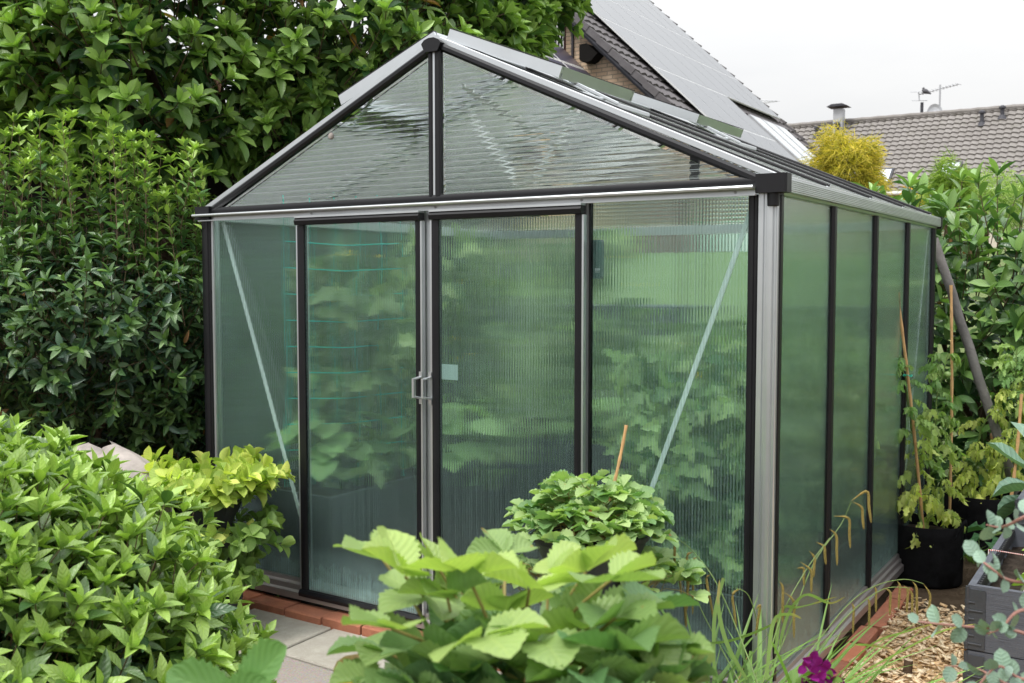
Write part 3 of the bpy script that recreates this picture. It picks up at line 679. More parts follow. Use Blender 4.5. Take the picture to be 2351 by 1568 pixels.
# ------------------------------------------------------------------ inside the greenhouse
def board_bed(label, x0, x1, y0, y1, h, group):
    t = thing('planting_bed', label, 'raised bed', ((x0 + x1) / 2, (y0 + y1) / 2, -.03), group)
    th = .022
    for a, b in (((x0, y0), (x1, y0 + th)), ((x0, y1 - th), (x1, y1)), ((x0, y0 + th + .001), (x0 + th, y1 - th - .001)), ((x1 - th, y0 + th + .001), (x1, y1 - th - .001))):
        MB().box((a[0], a[1], -.03), (b[0], b[1], h)).build('board', 'bed_board', t)
    MB().box((x0 + th + .001, y0 + th + .001, h - .09), (x1 - th - .001, y1 - th - .001, h - .03)).build('soil', 'soil_dark', t)
    return t
G_BED = 'dark raised beds inside the greenhouse'
board_bed('dark grey raised bed along the right wall inside the greenhouse', -.86, -.05, .08, 1.70, .33, G_BED)
board_bed('dark grey raised bed along the left wall inside the greenhouse', -2.63, -2.0, .08, 1.70, .45, G_BED)
board_bed('dark grey raised bed across the back inside the greenhouse', -2.63, -.05, 1.72, 2.48, .50, G_BED)

PAL_IN = ((.09, .18, .085), (.50, .62, .34))
def indoor_tomato(label, x, y, z, h, n, spread, LL, group, flowers=14):
    t = thing('tomato_plant', label, 'plant', (x, y, z), group); b = Leaves(); paths = []
    for k in range(3):
        a = k * 2.1 + x * 5; bx = x + .05 * math.cos(a); by = y + .05 * math.sin(a); tt = np.linspace(0, 1, 6)
        paths.append(np.stack([bx + .08 * np.sin(tt * 3 + a), by + .06 * np.cos(tt * 3 + a), z + h * tt], 1))
    stems('stem', np.array(paths), taper(3, 6, .009, .004), 'stem_green', t)
    q = rng.uniform(0, 1, n); ang = rng.uniform(0, 2 * PI, n); rad = spread * (1 - .45 * q) * rng.uniform(.15, .6, n)
    P0 = np.stack([x + np.cos(ang) * rad * .5, y + np.sin(ang) * rad * .5, z + .05 + q * h * .97], 1)
    D0 = np.stack([np.cos(ang), np.sin(ang), rng.uniform(-.15, .5, n)], 1)
    shoots(b, P0, D0, rng.uniform(.16, .30, n), nn=4, t0=.4, LL=LL, ar=.55, ang=(60, 25), bend=-.15, droop=.3, pal=PAL_IN, tip=.9, young=.4, upn=.8)
    b.build('foliage', 'lobe', 'leaf_soft', t)
    if flowers:
        f = Leaves(); P = np.stack([x + rng.normal(0, spread * .35, flowers), y + rng.normal(0, spread * .3, flowers), z + h * rng.uniform(.45, 1., flowers)], 1)
        for k in range(4): f.add(P, nrm(rng.normal(size=(flowers, 3))), rng.normal(size=(flowers, 3)), .022, .010, (.75, .55, .03))
        f.build('flower', 'lance', 'petal', t)
    return t
G_T = 'tomato plants inside the greenhouse'
for i, (x, y, h, n, lab) in enumerate(((-.46, .46, .80, 200, 'big bushy tomato plant behind the right front pane of the greenhouse'), (-.44, .80, .86, 120, 'tall tomato plant with yellow flowers inside the greenhouse near the right wall'),
        (-.50, 1.12, .70, 70, 'leafy tomato plant in the middle of the right bed inside the greenhouse'), (-.40, 1.50, .88, 70, 'tomato plant at the far end of the right bed inside the greenhouse'))):
    indoor_tomato(lab, x, y, .26, h, n, .36, .085, G_T, 16 if i else 6)
for i, (x, y, h, n, lab) in enumerate(((-2.28, .62, 1.15, 40, 'vine behind the left front pane of the greenhouse climbing teal strings'), (-2.22, 1.35, 1.2, 42, 'vine in the left bed of the greenhouse, second from the front pane'),
        (-1.75, 2.10, 1.2, 46, 'leafy vine at the back wall of the greenhouse beyond the left door'), (-1.05, 2.12, .75, 40, 'low leafy plant at the back wall of the greenhouse beyond the right door'))):
    indoor_tomato(lab, x, y, .40, h, n, .30, .13, 'vines inside the greenhouse', 6)
def squash(label, x, y, z, n, r):
    t = thing('squash_plant', label, 'plant', (x, y, z), 'squash plants inside the greenhouse'); b = Leaves(); pa = []
    for k in range(n * 2):
        a = rng.uniform(0, 2 * PI); rr = rng.uniform(.2, 1) * r; p = np.array([x + rr * math.cos(a), y + rr * math.sin(a), z + rng.uniform(.12, .38)])
        pa.append(np.linspace((x, y, z), p, 4)); f = rng.random()
        b.add(p, np.array([math.cos(a), math.sin(a), -.25]), np.array([0, 0, 1.]) + rng.normal(0, .2, 3), .13 + .06 * f, .15, np.array((.17, .27, .12)) * (1 + .7 * f))
    stems('stem', np.array(pa), taper(n * 2, 4, .007, .004), 'stem_green', t); b.build('foliage', 'round', 'leaf_soft', t)
squash('broad leaved squash plant low behind the left pane of the greenhouse', -2.30, .40, .40, 16, .22)
squash('broad leaved squash plant in the left bed seen through the left door', -2.10, .98, .40, 20, .26)
squash('broad leaved squash plant in the back bed seen through the doors', -1.40, 1.98, .42, 22, .4)
# teal trellis strings
net = MB()
for k in range(6):
    x = -2.34 + k * .055; y = .16 + .10 * k
    pts = [(x + .012 * math.sin(z * 7 + k), y + .01 * math.sin(z * 9), z) for z in np.linspace(.45, 1.78, 16)]; net.tube(pts, .0028, 5)
for z in np.linspace(.62, 1.70, 10):
    net.tube([(-2.34, .16, z), (-2.20, .41, z - .015), (-2.06, .66, z)], .0026, 5)
tag(net.build('trellis_net', 'teal_string'), 'teal plant netting hanging behind the left panes of the greenhouse', 'net')
# thermometer hung on the jamb
t = thing('thermometer', 'dark green rounded thermometer box hanging beside the right front pane', 'thermometer', (-.655, .035, 1.41))
MB().prism([(-.690, 1.415), (-.684, 1.408), (-.646, 1.408), (-.640, 1.415), (-.640, 1.538), (-.646, 1.545), (-.684, 1.545), (-.690, 1.538)], 'y', .022, .045).build('case', 'green_plastic', t)
m = MB()
for k in range(3): m.box((-.664 + k * .007, .0195, 1.436), (-.659 + k * .007, .0215, 1.445))
m.box((-.664, .0195, 1.430), (-.645, .0215, 1.4325)); m.build('display_marks', 'zinc', t)
# snail on the gable
sn = MB(); sn.lathe((-1.895, -.004, 1.985), [(.001, 0), (.010, .004), (.013, .014), (.010, .024), (.002, .03)], 12); tag(sn.build('snail', 'sack_white', None, True), 'tiny pale snail stuck on the left gable pane of the greenhouse', 'snail')
# ------------------------------------------------------------------ ground and everything built beyond the garden
def terrain(x, y):
    s = np.clip((y - 3.2) / 9.3, 0, 1); s = s * s * (3 - 2 * s)
    return -.05 + 1.9 * s
xs = np.concatenate([np.linspace(-260, -14, 14), np.linspace(-12, 8, 60), np.linspace(10, 260, 14)]); ys = np.concatenate([np.linspace(-60, -6, 8), np.linspace(-5, 8, 60), np.linspace(8.6, 30, 30), np.linspace(34, 420, 14)])
X, Y = np.meshgrid(xs, ys, indexing='ij'); Z = terrain(X, Y) + np.where((np.abs(X) < 12) & (Y < 8), .006 * np.sin(X * 7.3 + Y * 3.1) * np.sin(Y * 8.7), 0)
tag(MB().grid(np.stack([X, Y, Z], -1)).build('ground', 'soil', None, True), kind='structure')
xs = np.linspace(-16, 9, 60); ys = np.linspace(2.9, 31, 50); X, Y = np.meshgrid(xs, ys, indexing='ij')
tag(MB().grid(np.stack([X, Y, terrain(X, Y) + .012], -1)).build('lawn', 'lawn', None, True), kind='structure')
# greenhouse floor
tag(MB().box((WL + .03, .022, -.10), (-.03, GD - .022, -.028)).build('greenhouse_floor', 'soil_dark'), kind='structure')

def tile_roof(o, u, v, n, wid, length, row=.34, colw=.30, amp=.028, step=.045, sub=4):
    """real pantiles: stepped rows with a wavy section; o lower corner, u along the eave, v up the slope, n outward"""
    o, u, v, n = [np.array(a, float) for a in (o, u, v, n)]; m = MB(); nc = int(wid / colw * sub) + 1; a = np.linspace(0, wid, nc)
    w = amp * (np.sin(2 * PI * a / colw) + .35 * np.sin(4 * PI * a / colw + .6))
    nr = int(math.ceil(length / row))
    for r in range(nr):
        j = rng.uniform(-.006, .006, nc)
        s0, s1 = r * row, min(length, (r + 1) * row + .02)
        rowp = [(s0 - .004, -.03), (s0, step + .0), (s1, .004)]
        P = np.stack([o + u * a[:, None] + v * (s + (j[:, None] if h == step else 0)) + n * (h + w)[:, None] for s, h in rowp], 0)
        m.grid(P[:, ::-1] if np.cross(u, v) @ n > 0 else P)
    return m
# ---- the brick house with solar panels, ridge parallel to the greenhouse
SA = math.radians(43.4); vs = np.array([-math.cos(SA), 0, math.sin(SA)]); ns = np.array([math.sin(SA), 0, math.cos(SA)])
PR = np.array([-9.48, 0, 6.89])
def on_slope(y, x, off=0.): 
    k = (PR[0] - x) / math.cos(SA); p = PR + vs * k; return np.array([p[0], y, p[2]]) + ns * off
hs = thing('brick_house', 'brick house with a steep grey tiled roof covered in solar panels', 'house', (-11, 20, 1))
xe = -5.2; xr = -15.0
Ls = (xe - xr) / math.cos(SA)
o = on_slope(15.42, xe, .0)
tile_roof(o, (0, 1, 0), vs, ns, 10.1, Ls, .36, .31, .022, .05).build('roof', 'tiles_grey', hs)
# verge tiles along the near gable, each a stepped plate, and barge board
vt = MB()
k = 0; s = 0.
while s < Ls:
    p0 = o + vs * s; p1 = o + vs * (s + .37)
    q = [p0 + ns * .07, p1 + ns * .04, p1 - ns * .09, p0 - ns * .07]; y0 = 15.36 - .012 * (k % 2)
    vt.prism([(a[0], a[2]) for a in q], 'y', y0, 15.42); s += .36; k += 1
vt.build('verge_tiles', 'tiles_grey', hs)
a, b = o - ns * .095, o + vs * Ls - ns * .095
MB().prism([(p[0], p[2]) for p in (a, b, b - ns * .05, a - ns * .05)], 'y', 15.40, 15.85).build('soffit', 'slate_board', hs)
MB().prism([(p[0], p[2]) for p in (a - ns * .051, b - ns * .051, b - ns * .11, a - ns * .11)], 'y', 15.50, 15.56).build('barge_board', 'slate_board', hs)
far0 = o + np.array([0, 10.1, 0])
m = MB(); s = 0.
while s < Ls:
    p0 = far0 + vs * s; p1 = far0 + vs * (s + .37); q = [p0 + ns * .12, p1 + ns * .07, p1 - ns * .1, p0 - ns * .1]; m.prism([(c[0], c[2]) for c in q], 'y', 25.50, 25.62); s += .36
m.build('verge_tiles', 'tiles_grey', hs)
# walls
zt = lambda x: on_slope(0, x, -.15)[2]
for nm, y0, x0 in (('wall', 16.0, -9.86),):
    MB().prism([(x0, 1.0), (-5.9, 1.0), (-5.9, zt(-5.9)), (x0, zt(x0))], 'y', 15.75, 16.05).build('wall', 'house_brick', hs)
MB().box((-6.2, 16.06, 1.0), (-5.9, 25.3, zt(-5.9) - .02)).build('wall', 'house_brick', hs)
MB().prism([(-14.9, 1.0), (-9.861, 1.0), (-9.861, zt(-9.87)), (-14.9, zt(-14.9))], 'y', 17.2, 17.3).build('recess_wall', 'dark_void', hs)  # near-black sheet paints the shade inside the balcony recess
MB().box((-9.90, 15.74, 6.18), (-9.862, 17.1, 6.95)).build('door_frame', 'maroon', hs)
MB().box((-9.70, 15.69, 1.6), (-9.66, 15.748, 6.9)).build('downpipe', 'slate_board', hs)
MB().prism([(-9.37, 5.98), (-9.34, 5.93), (-9.16, 5.90), (-9.08, 5.93), (-8.95, 6.05), (-9.2, 6.28), (-9.37, 6.28)], 'y', 15.45, 15.749).build('purlin_end', 'dark_void', hs)
# balcony slab + white railing running back to the wall
MB().box((-14.5, 14.2, 6.02), (-9.86, 17.19, 6.16)).build('balcony', 'slate_board', hs)
rl = MB(); rl.beam((-9.90, 14.2, 6.93), (-9.90, 15.74, 6.93), .05, .04); rl.beam((-9.90, 14.2, 6.25), (-9.90, 15.74, 6.25), .04, .03)
for y in np.arange(14.2, 15.74, .125): rl.beam((-9.90, y, 6.18), (-9.90, y, 6.93), .022, .022)
rl.build('railing', 'white_paint', hs)
# lower wing in front of the gable with dark panels
dv = -1.13
wo = on_slope(10.5, -6.5) + np.array([0, 0, dv]); tile_roof(wo, (0, 1, 0), vs, ns, 5.2, 6.2, .36, .31, .022, .05).build('wing_roof', 'tiles_grey', hs)
MB().prism([(-10.9, 1.), (-6.9, 1.), (-6.9, on_slope(0, -6.9)[2] + dv - .25), (-10.9, on_slope(0, -10.9)[2] + dv - .25)], 'y', 10.9, 15.68).build('wing_wall', 'house_brick', hs)
def panel(y0, y1, x0, x1, off, mat, dz=0.):
    a, b = on_slope(0, x0, off) + (0, 0, dz), on_slope(0, x1, off) + (0, 0, dz)
    q = [a, b, b - ns * .035, a - ns * .035]
    p = MB().prism([(c[0], c[2]) for c in q], 'y', y0, y1).build('solar_panel', 'panel_frame' if mat != 'solar_glass_dark' else 'white_paint', hs)
    d = (b - a) / np.linalg.norm(b - a); a2, b2 = a + d * .02 + ns * .003, b - d * .02 + ns * .003
    MB().prism([(c[0], c[2]) for c in (a2, b2, b2 - ns * .0025, a2 - ns * .0025)], 'y', y0 + .012, y1 - .012).build('glass', mat, p)
for r, (x0, x1) in enumerate(((-10.62, -9.44), (-9.40, -8.22))):
    for c in range(3): panel(12.58 + c * 1.04, 13.58 + c * 1.04, x1, x0, .12, 'solar_glass_dark', dv)
# main array: rows of light panels; the two lowest rows only reach half way
rows = [(-13.30, -12.055), (-12.05, -10.805), (-10.80, -9.555), (-9.55, -8.305), (-8.30, -7.055), (-7.05, -5.80)]
for r, (x0, x1) in enumerate(rows):
    for c in range(8 if r < 4 else 4):
        panel(16.55 + c * 1.04, 17.585 + c * 1.04, x1, x0, .16, 'solar_glass')
for c in range(3):
    y0 = 21.6 + c * .95; a, b = on_slope(0, -8.0, .10), on_slope(0, -6.0, .10)
    sk = MB().prism([(q[0], q[2]) for q in (a, b, b - ns * .09, a - ns * .09)], 'y', y0, y0 + .86).build('skylight', 'zinc', hs)
    d = (b - a) / np.linalg.norm(b - a); a2, b2 = a + d * .1 + ns * .006, b - d * .1 + ns * .006
    MB().prism([(q[0], q[2]) for q in (b2, a2, a2 - ns * .005, b2 - ns * .005)], 'y', y0 + .09, y0 + .77).build('pane', 'sky_window', sk)
MB().prism([(q[0], q[2]) for q in (on_slope(0, xr), on_slope(0, xr, -.3), on_slope(0, xr - .5, -.3), on_slope(0, xr - .5))], 'y', 15.42, 25.5).build('ridge', 'tiles_grey', hs)
# ---- the long terrace house far behind
RB = math.radians(40); vf = np.array([0, math.cos(RB), math.sin(RB)]); nf = np.array([0, -math.sin(RB), math.cos(RB)])
YR, ZRF = 52.0, 9.75
fh = thing('terrace_house', 'long terrace house with a brown tiled roof, skylights and chimneys', 'house', (-14, 50, 1.8))
def on_far(x, k, off=0.): return np.array([x, YR, ZRF]) - vf * k + nf * off        # k metres below the ridge
Lf = 6.6
tile_roof(on_far(-34, Lf), (1, 0, 0), vf, nf, 32.0, Lf, .40, .34, .035, .075).build('roof', 'tiles_brown', fh)
MB().tube([(x, YR, ZRF + .05 + .02 * (i % 2)) for i, x in enumerate(np.arange(-34, -1.9, .4))], .15, 8).build('ridge', 'tiles_brown', fh)
tile_roof(on_far(-2.0, Lf) + nf * .0 + (0, -.1, .32), (1, 0, 0), vf, nf, 14.0, Lf, .40, .34, .035, .075).build('roof', 'tiles_brown', fh)
MB().tube([(x, YR - .1, ZRF + .37 + .02 * (i % 2)) for i, x in enumerate(np.arange(-2.0, 12, .4))], .15, 8).build('ridge', 'tiles_brown', fh)
e = on_far(0, Lf)
MB().box((-34, e[1] + .5, 1.5), (12, e[1] + .9, e[2] + .35)).build('wall', 'render_cream', fh)
MB().tube([(-34, e[1] - .08, e[2] - .02), (12, e[1] - .08, e[2] - .02)], .085, 8).build('gutter', 'white_paint', fh)
def far_window(x, k, w=.9, h=1.25):
    P = [on_far(x, k + h, .12), on_far(x + w, k + h, .12), on_far(x + w, k, .12), on_far(x, k, .12)]
    V = P + [p - nf * .18 for p in P]
    f = MB().add(V, [(0, 1, 2, 3), (0, 4, 5, 1), (1, 5, 6, 2), (2, 6, 7, 3), (3, 7, 4, 0)]).build('skylight', 'slate_board', fh)
    c = sum(P) / 4; Q = [c + (p - c) * .78 + nf * .02 for p in P]
    MB().add(Q + [q - nf * .01 for q in Q], [(0, 1, 2, 3), (0, 4, 5, 1), (1, 5, 6, 2), (2, 6, 7, 3), (3, 7, 4, 0)]).build('pane', 'sky_window', f)
def at_y(x, y, yy):
    r = FW + RT * (x - 1175.5) / FPX - UPV * (y - 784) / FPX; return CAM + r * (yy - CAM[1]) / r[1]
def far_at(x, y):                       # where a sight line meets the far roof plane
    r = FW + RT * (x - 1175.5) / FPX - UPV * (y - 784) / FPX; q = np.array([0, YR, ZRF]); return CAM + r * ((q - CAM) @ nf) / (r @ nf)
for (px_, py_) in ((2164, 377), (2010, 392)):
    p = far_at(px_, py_); far_window(p[0], (YR - p[1]) / math.cos(RB))
for (px_, py_, hh) in ((1875, 308, .5), (1921, 310, .75), (2254, 279, .6), (2301, 263, .5)):
    p = far_at(px_, py_ + 6); v_ = MB(); v_.lathe((p[0], p[1], p[2] - .1), [(.09, 0), (.09, hh), (.16, hh + .02), (.16, hh + .10), (.05, hh + .18)], 10); v_.lathe((p[0], p[1] - .05, p[2] - .12), [(.24, 0), (.12, .22)], 10); v_.build('vent_pipe', 'slate_board', fh)
p = far_at(1926, 306); m = MB().box((p[0] - .26, p[1] - .2, p[2] - .3), (p[0] + .22, p[1] + .3, p[2] + 1.25)); m.build('flue', 'zinc', fh)
MB().prism([(p[0] - .55, p[2] + 1.36), (p[0] + .5, p[2] + 1.36), (p[0] + .25, p[2] + 1.48), (p[0] - .3, p[2] + 1.48)], 'y', p[1] - .45, p[1] + .5).build('flue_cap', 'slate_board', fh)
p = at_y(2111, 285, YR + 1); c = MB().box((p[0] - .85, p[1], ZRF - 1), (p[0] + .75, p[1] + .8, p[2] + .30)).build('chimney', 'brick_red', fh)
MB().box((p[0] - .95, p[1] - .1, p[2] + .301), (p[0] + .85, p[1] + .9, p[2] + .42)).build('chimney_cap', 'slate_board', c)
q = at_y(2116, 270, YR + 1.4); MB().lathe((q[0], q[1], p[2] + .42), [(.22, 0), (.20, .18), (.08, .22), (.08, .75)], 10).build('chimney_pot', 'slate_board', c)
# antenna, dish and the bird on it
q = at_y(2156, 300, YR + .6); tp = at_y(2156, 195, YR + .6)
an = thing('roof_antenna', 'tall thin television antenna on the ridge of the far roof', 'antenna', (q[0], q[1], ZRF - .3))
MB().tube([(q[0], q[1], ZRF - .3), (q[0], q[1], tp[2])], .05, 6).build('mast', 'zinc', an)
m = MB(); A, B = at_y(2110, 217, YR + .6), at_y(2200, 193, YR + 1.6); m.tube([A, B], .028, 5)
for tt in np.linspace(.05, 1, 12):
    c = A + (B - A) * tt; m.tube([c + (-.1, -.25, 0), c + (.1, .25, 0)], .014, 4)
A2, B2 = at_y(2109, 211, YR + .6), at_y(2111, 231, YR + .6); m.tube([A2, B2], .03, 5); m.tube([A2 + (-.35, -.2, 0), A2 + (.35, .2, 0)], .014, 4); m.tube([B2 + (-.35, -.2, 0), B2 + (.35, .2, 0)], .014, 4)
A3, B3 = at_y(2150, 278, YR + .6), at_y(2197, 272, YR + 1); m.tube([A3, B3], .022, 5); m.build('elements', 'zinc', an)
d0 = at_y(2146, 262, YR + .3); dv_ = MB(); dn = nrm(np.array([.25, -1, .3])); dx = nrm(np.cross(dn, UP)); dz = np.cross(dx, dn)
V = [d0 - dn * .12]; F = []
for rr, dd in ((.2, -.11), (.34, -.07), (.46, .0)):
    V += [d0 + dn * dd + (dx * math.cos(t) * .85 + dz * math.sin(t) * 1.25) * rr for t in np.linspace(0, 2 * PI, 20, endpoint=False)]
F += [(0, 1 + i, 1 + (i + 1) % 20) for i in range(20)]
for k in range(2): F += [(1 + k * 20 + i, 21 + k * 20 + i, 21 + k * 20 + (i + 1) % 20, 1 + k * 20 + (i + 1) % 20) for i in range(20)]
V2 = [np.array(v) - dn * .02 for v in V]
dv_.add(V, F); dv_.add(V2, [f[::-1] for f in F])
ds = thing('satellite_dish', 'grey oval satellite dish beside the mast on the far ridge', 'satellite dish', d0 - (0, 0, .6)); dv_.build('dish', 'zinc', ds)
MB().tube([d0 - dn * .14, d0 + (.2, .2, -.25), (q[0], q[1], d0[2] - .3)], .03, 5).build('arm', 'zinc', ds)
MB().tube([d0 - dz * .5, d0 + dn * .45 - dz * .25], .018, 5).build('feed_arm', 'zinc', ds)
bp = at_y(2122, 213, YR + .6); bd = MB(); tt = np.linspace(0, 1, 9)
body = np.array([bp + np.array((-.10 + .42 * a, .05 * a, .16 - .24 * a)) for a in tt]); bd.tube(body, [.02, .09, .12, .125, .115, .09, .06, .045, .03], 10)
hd = np.array([bp + np.array((-.05 + .02 * a, 0, .10 + .19 * a)) for a in tt]); bd.tube(hd, [.09, .08, .07, .062, .06, .06, .055, .04, .01], 10); bd.tube([bp + (-.06, 0, .25), bp + (-.13, 0, .235)], [.022, .004], 6)
tag(bd.build('pigeon', 'bird_grey', None, True), 'grey pigeon perched on the left end of the far roof antenna', 'bird')
A, B = at_y(1738, 239, 27.), at_y(1785, 232, 27.6)
m = MB(); m.tube([A - (1.1, 0, -.25), B], .012, 5)
for tt in np.linspace(.2, 1, 9): c = A + (B - A) * tt; m.tube([c - (.03, .1, 0), c + (.03, .1, 0)], .006, 4)
an2 = thing('roof_antenna', 'thin antenna boom poking out behind the solar panel roof', 'antenna', A - (1.1, 0, 1.5)); m.build('elements', 'zinc', an2)
MB().tube([A - (1.1, 0, 1.5), A - (1.1, 0, -.35)], .02, 6).build('mast', 'zinc', an2)
q_ = at_y(1455, 740, 7.4); zb = float(terrain(0, 7.4)); MBb = MB().box((q_[0] - .75, 7.4, zb - .05), (q_[0] + .55, 8.3, zb + .30)); MBb.box((q_[0] - .78, 7.37, zb + .3005), (q_[0] + .58, 8.33, zb + .34)); tag(MBb.build('raised_bed', 'bed_board'), 'low dark raised bed on the lawn behind the greenhouse', 'raised bed')
# ---- white garden wall on the lawn bank with coloured pots (seen through the panes)
zl = float(terrain(0, 13.2))
tag(MB().box((-8.9, 13.2, zl - .1), (-3.6, 13.35, zl + .50)).build('garden_wall', 'render_white'), 'low white garden wall behind the lawn, seen through the greenhouse', 'wall')
def pot(px_, col, lab, r=.14, h=.34, nm='flower_pot', cat='pot'):
    p = at_y(px_, 570, 12.9); m = MB(); m.lathe((p[0], 12.9, zl - .02), [(r * .75, 0), (r, h), (r * 1.1, h), (r * 1.1, h + .04), (r * .9, h + .04), (r * .85, h - .05)], 16)
    tag(m.build(nm, col, None, True), lab, cat, 'pots in front of the white wall')
for px_, col, lab, h in ((1430, 'slate_board', 'grey tub left of the red pots by the white wall', .30), (1470, 'black_rubber', 'black tub left of the red pots by the white wall', .42), (1545, 'red_plastic', 'left red pot by the white wall behind the greenhouse', .38), (1575, 'red_plastic', 'right red pot by the white wall behind the greenhouse', .40), (1640, 'pot_green', 'green pot by the white wall behind the greenhouse', .5)):
    pot(px_, col, lab, .19, h)
# ------------------------------------------------------------------ plants
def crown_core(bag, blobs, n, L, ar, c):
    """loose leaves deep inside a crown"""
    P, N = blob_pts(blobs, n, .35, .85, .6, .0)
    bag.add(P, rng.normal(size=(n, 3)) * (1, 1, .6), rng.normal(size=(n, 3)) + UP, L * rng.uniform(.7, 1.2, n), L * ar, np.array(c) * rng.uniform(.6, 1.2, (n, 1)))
def limbs(base, blobs, r0, n_mid=6):
    pa = []
    for c, r in blobs:
        c = np.array(c, float); b = np.array(base, float); t = np.linspace(0, 1, n_mid)[:, None]
        pa.append(b + (c - b) * t ** np.array([1.3, 1.3, .8]) + rng.normal(0, .04, (n_mid, 3)) * t * (1 - t) * 4)
    return np.array(pa)
def bush(name, label, cat, base, blobs, n, LN, kind, mat, pal, LL, ar, mode='alt', nn=5, up=.35, whorl=0, young=.5, core=0, tip=.7, ang=(65, 35), bend=.12, droop=.05, rt=.003, lo=.8, hi=1.02, t0=.25, trunk=.03, group=None, extra=None, upn=.4, back=.2, wang=(62, 18), dead=.012):
    t = thing(name, label, cat, base, group); b = Leaves()
    P, N = blob_pts(blobs, n, lo, hi, back)
    D = nrm(N + UP * up + rng.normal(0, .32, (n, 3))); ln = LN * rng.uniform(.7, 1.3, n)
    paths = [shoots(b, P - D * (ln * .6)[:, None], D, ln, nn, t0, mode, LL, ar, ang, bend, droop, pal, tip, young, whorl, upn=upn, wang=wang)]
    if extra: paths.append(extra(b))
    if core: crown_core(b, blobs, core, LL, ar, np.array(pal[0]) * .8)  # inner leaves coloured darker to paint the shade inside the crown
    stems('twigs', np.concatenate(paths), np.concatenate([taper(len(p), 4, rt, rt * .5) for p in paths]), 'twig', t, 3)
    if dead:
        k = int(n * 4 * dead); P2, N2 = blob_pts(blobs, k, .8, 1., back); f = rng.random((k, 1)); b.add(P2, nrm(N2 + rng.normal(0, .8, (k, 3)) - UP * .4), N2 + UP, LL * .9, LL * ar * .8, np.array((.22, .10, .10)) * f + np.array((.42, .26, .03)) * (1 - f))
    lb = limbs(base, blobs, trunk); stems('trunk' if cat == 'tree' else 'stems', lb, taper(len(lb), lb.shape[1], trunk, trunk * .3), 'bark', t, 6)
    b.build('crown' if cat == 'tree' else 'foliage', kind, mat, t); return t
def B(x, y, d, r): return (at(x, y, d), r)

# --- magnolia behind the greenhouse on the left
PAL_M = ((.034, .100, .030), (.30, .48, .115))  # leaf-age tones, spread wider to paint sunlit tips and dark crown depths
mag = [B(60, 60, 6.2, .85), B(330, 130, 6.0, .80), B(560, 60, 6.3, .85), B(800, 70, 6.4, .8), B(420, -120, 6.4, 1.0), B(800, -150, 6.8, 1.0), B(1060, -140, 7.3, .85), B(60, -120, 6.8, 1.0),
       B(980, 90, 7.0, .7), B(1110, 30, 7.2, .46), B(1215, 0, 7.3, .30), B(1165, 95, 7.0, .17), B(720, 230, 6.2, .36), B(650, 310, 6.0, .20), B(880, 190, 6.6, .42), B(250, 180, 6.0, .34), B(470, 195, 5.9, .36), B(110, 165, 6.0, .30), B(600, 215, 6.1, .3), B(1050, 120, 6.8, .4), B(310, 265, 5.9, .2), B(-320, -60, 6.8, 1.0), B(-300, 150, 7.0, .8)]
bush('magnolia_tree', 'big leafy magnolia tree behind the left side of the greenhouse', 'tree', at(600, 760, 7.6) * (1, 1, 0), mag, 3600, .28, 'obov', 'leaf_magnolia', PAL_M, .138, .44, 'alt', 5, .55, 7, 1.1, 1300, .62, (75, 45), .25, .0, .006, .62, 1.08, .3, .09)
# --- tall privet hedge left of the greenhouse, long upright shoots on top
PAL_P = ((.024, .070, .036), (.20, .36, .085)); PAL_PT = ((.085, .19, .075), (.36, .54, .11))  # older leaf tone also deepened to paint the hedge's inner shade
priv = [B(60, 760, 5.15, .44), B(230, 765, 5.1, .44), B(375, 755, 5.2, .33), B(60, 920, 5.65, .46), B(260, 920, 5.6, .44), B(400, 900, 5.35, .24), B(80, 1080, 6.0, .42), B(290, 1080, 6.0, .40), B(-120, 800, 5.3, .5), B(-120, 980, 5.8, .5), B(430, 1010, 5.6, .22), B(-400, 800, 5.3, .55), B(-400, 1000, 5.5, .55), B(-720, 860, 5.5, .6)]
def privet_top(b):
    X = np.concatenate([rng.uniform(-60, 465, 80), [45, 130, 150, 250, 260, 310, 330, 370, 410, 440, 465]]); S = len(X)
    y1 = np.interp(X, [0, 140, 290, 330, 470], [290, 285, 285, 320, 350]) + rng.uniform(-15, 150, S)
    tipp = np.array([at(x, y, 5.0 + rng.uniform(-.15, .35)) for x, y in zip(X, y1)]); ln = rng.uniform(.4, .65, S); D = nrm(UP + rng.normal(0, .12, (S, 3)))
    p = shoots(b, tipp - D * ln[:, None], D, ln, 9, .05, 'opp', .072, .40, (60, 40), .0, .0, PAL_PT, .7, 1.2, 7); return p
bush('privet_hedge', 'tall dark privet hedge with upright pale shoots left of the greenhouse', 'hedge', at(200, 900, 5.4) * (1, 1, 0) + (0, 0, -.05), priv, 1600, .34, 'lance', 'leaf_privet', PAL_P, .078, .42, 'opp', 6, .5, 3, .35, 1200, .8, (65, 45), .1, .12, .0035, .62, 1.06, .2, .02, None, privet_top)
# --- viburnum in the left foreground
PAL_V = ((.036, .098, .030), (.28, .43, .095))
vib = [B(-70, 1420, 2.55, .35), B(-160, 1490, 2.3, .36), B(70, 1480, 2.6, .31), B(200, 1425, 2.9, .28), B(245, 1490, 3.0, .14), B(215, 1590, 2.7, .19), B(90, 1650, 2.3, .38), B(-150, 1670, 2.2, .4), B(260, 1690, 2.5, .30), B(20, 1160, 2.7, .08)]
bush('viburnum_bush', 'rounded light green evergreen bush in the left foreground', 'shrub', at(150, 1700, 2.7) * (1, 1, 0) + (0, 0, -.05), vib, 1700, .16, 'lance', 'leaf_viburnum', PAL_V, .070, .43, 'opp', 4, .55, 4, 1.25, 1000, .85, (80, 50), .25, .02, .0028, .55, 1.12, .25, .02, wang=(42, 10))
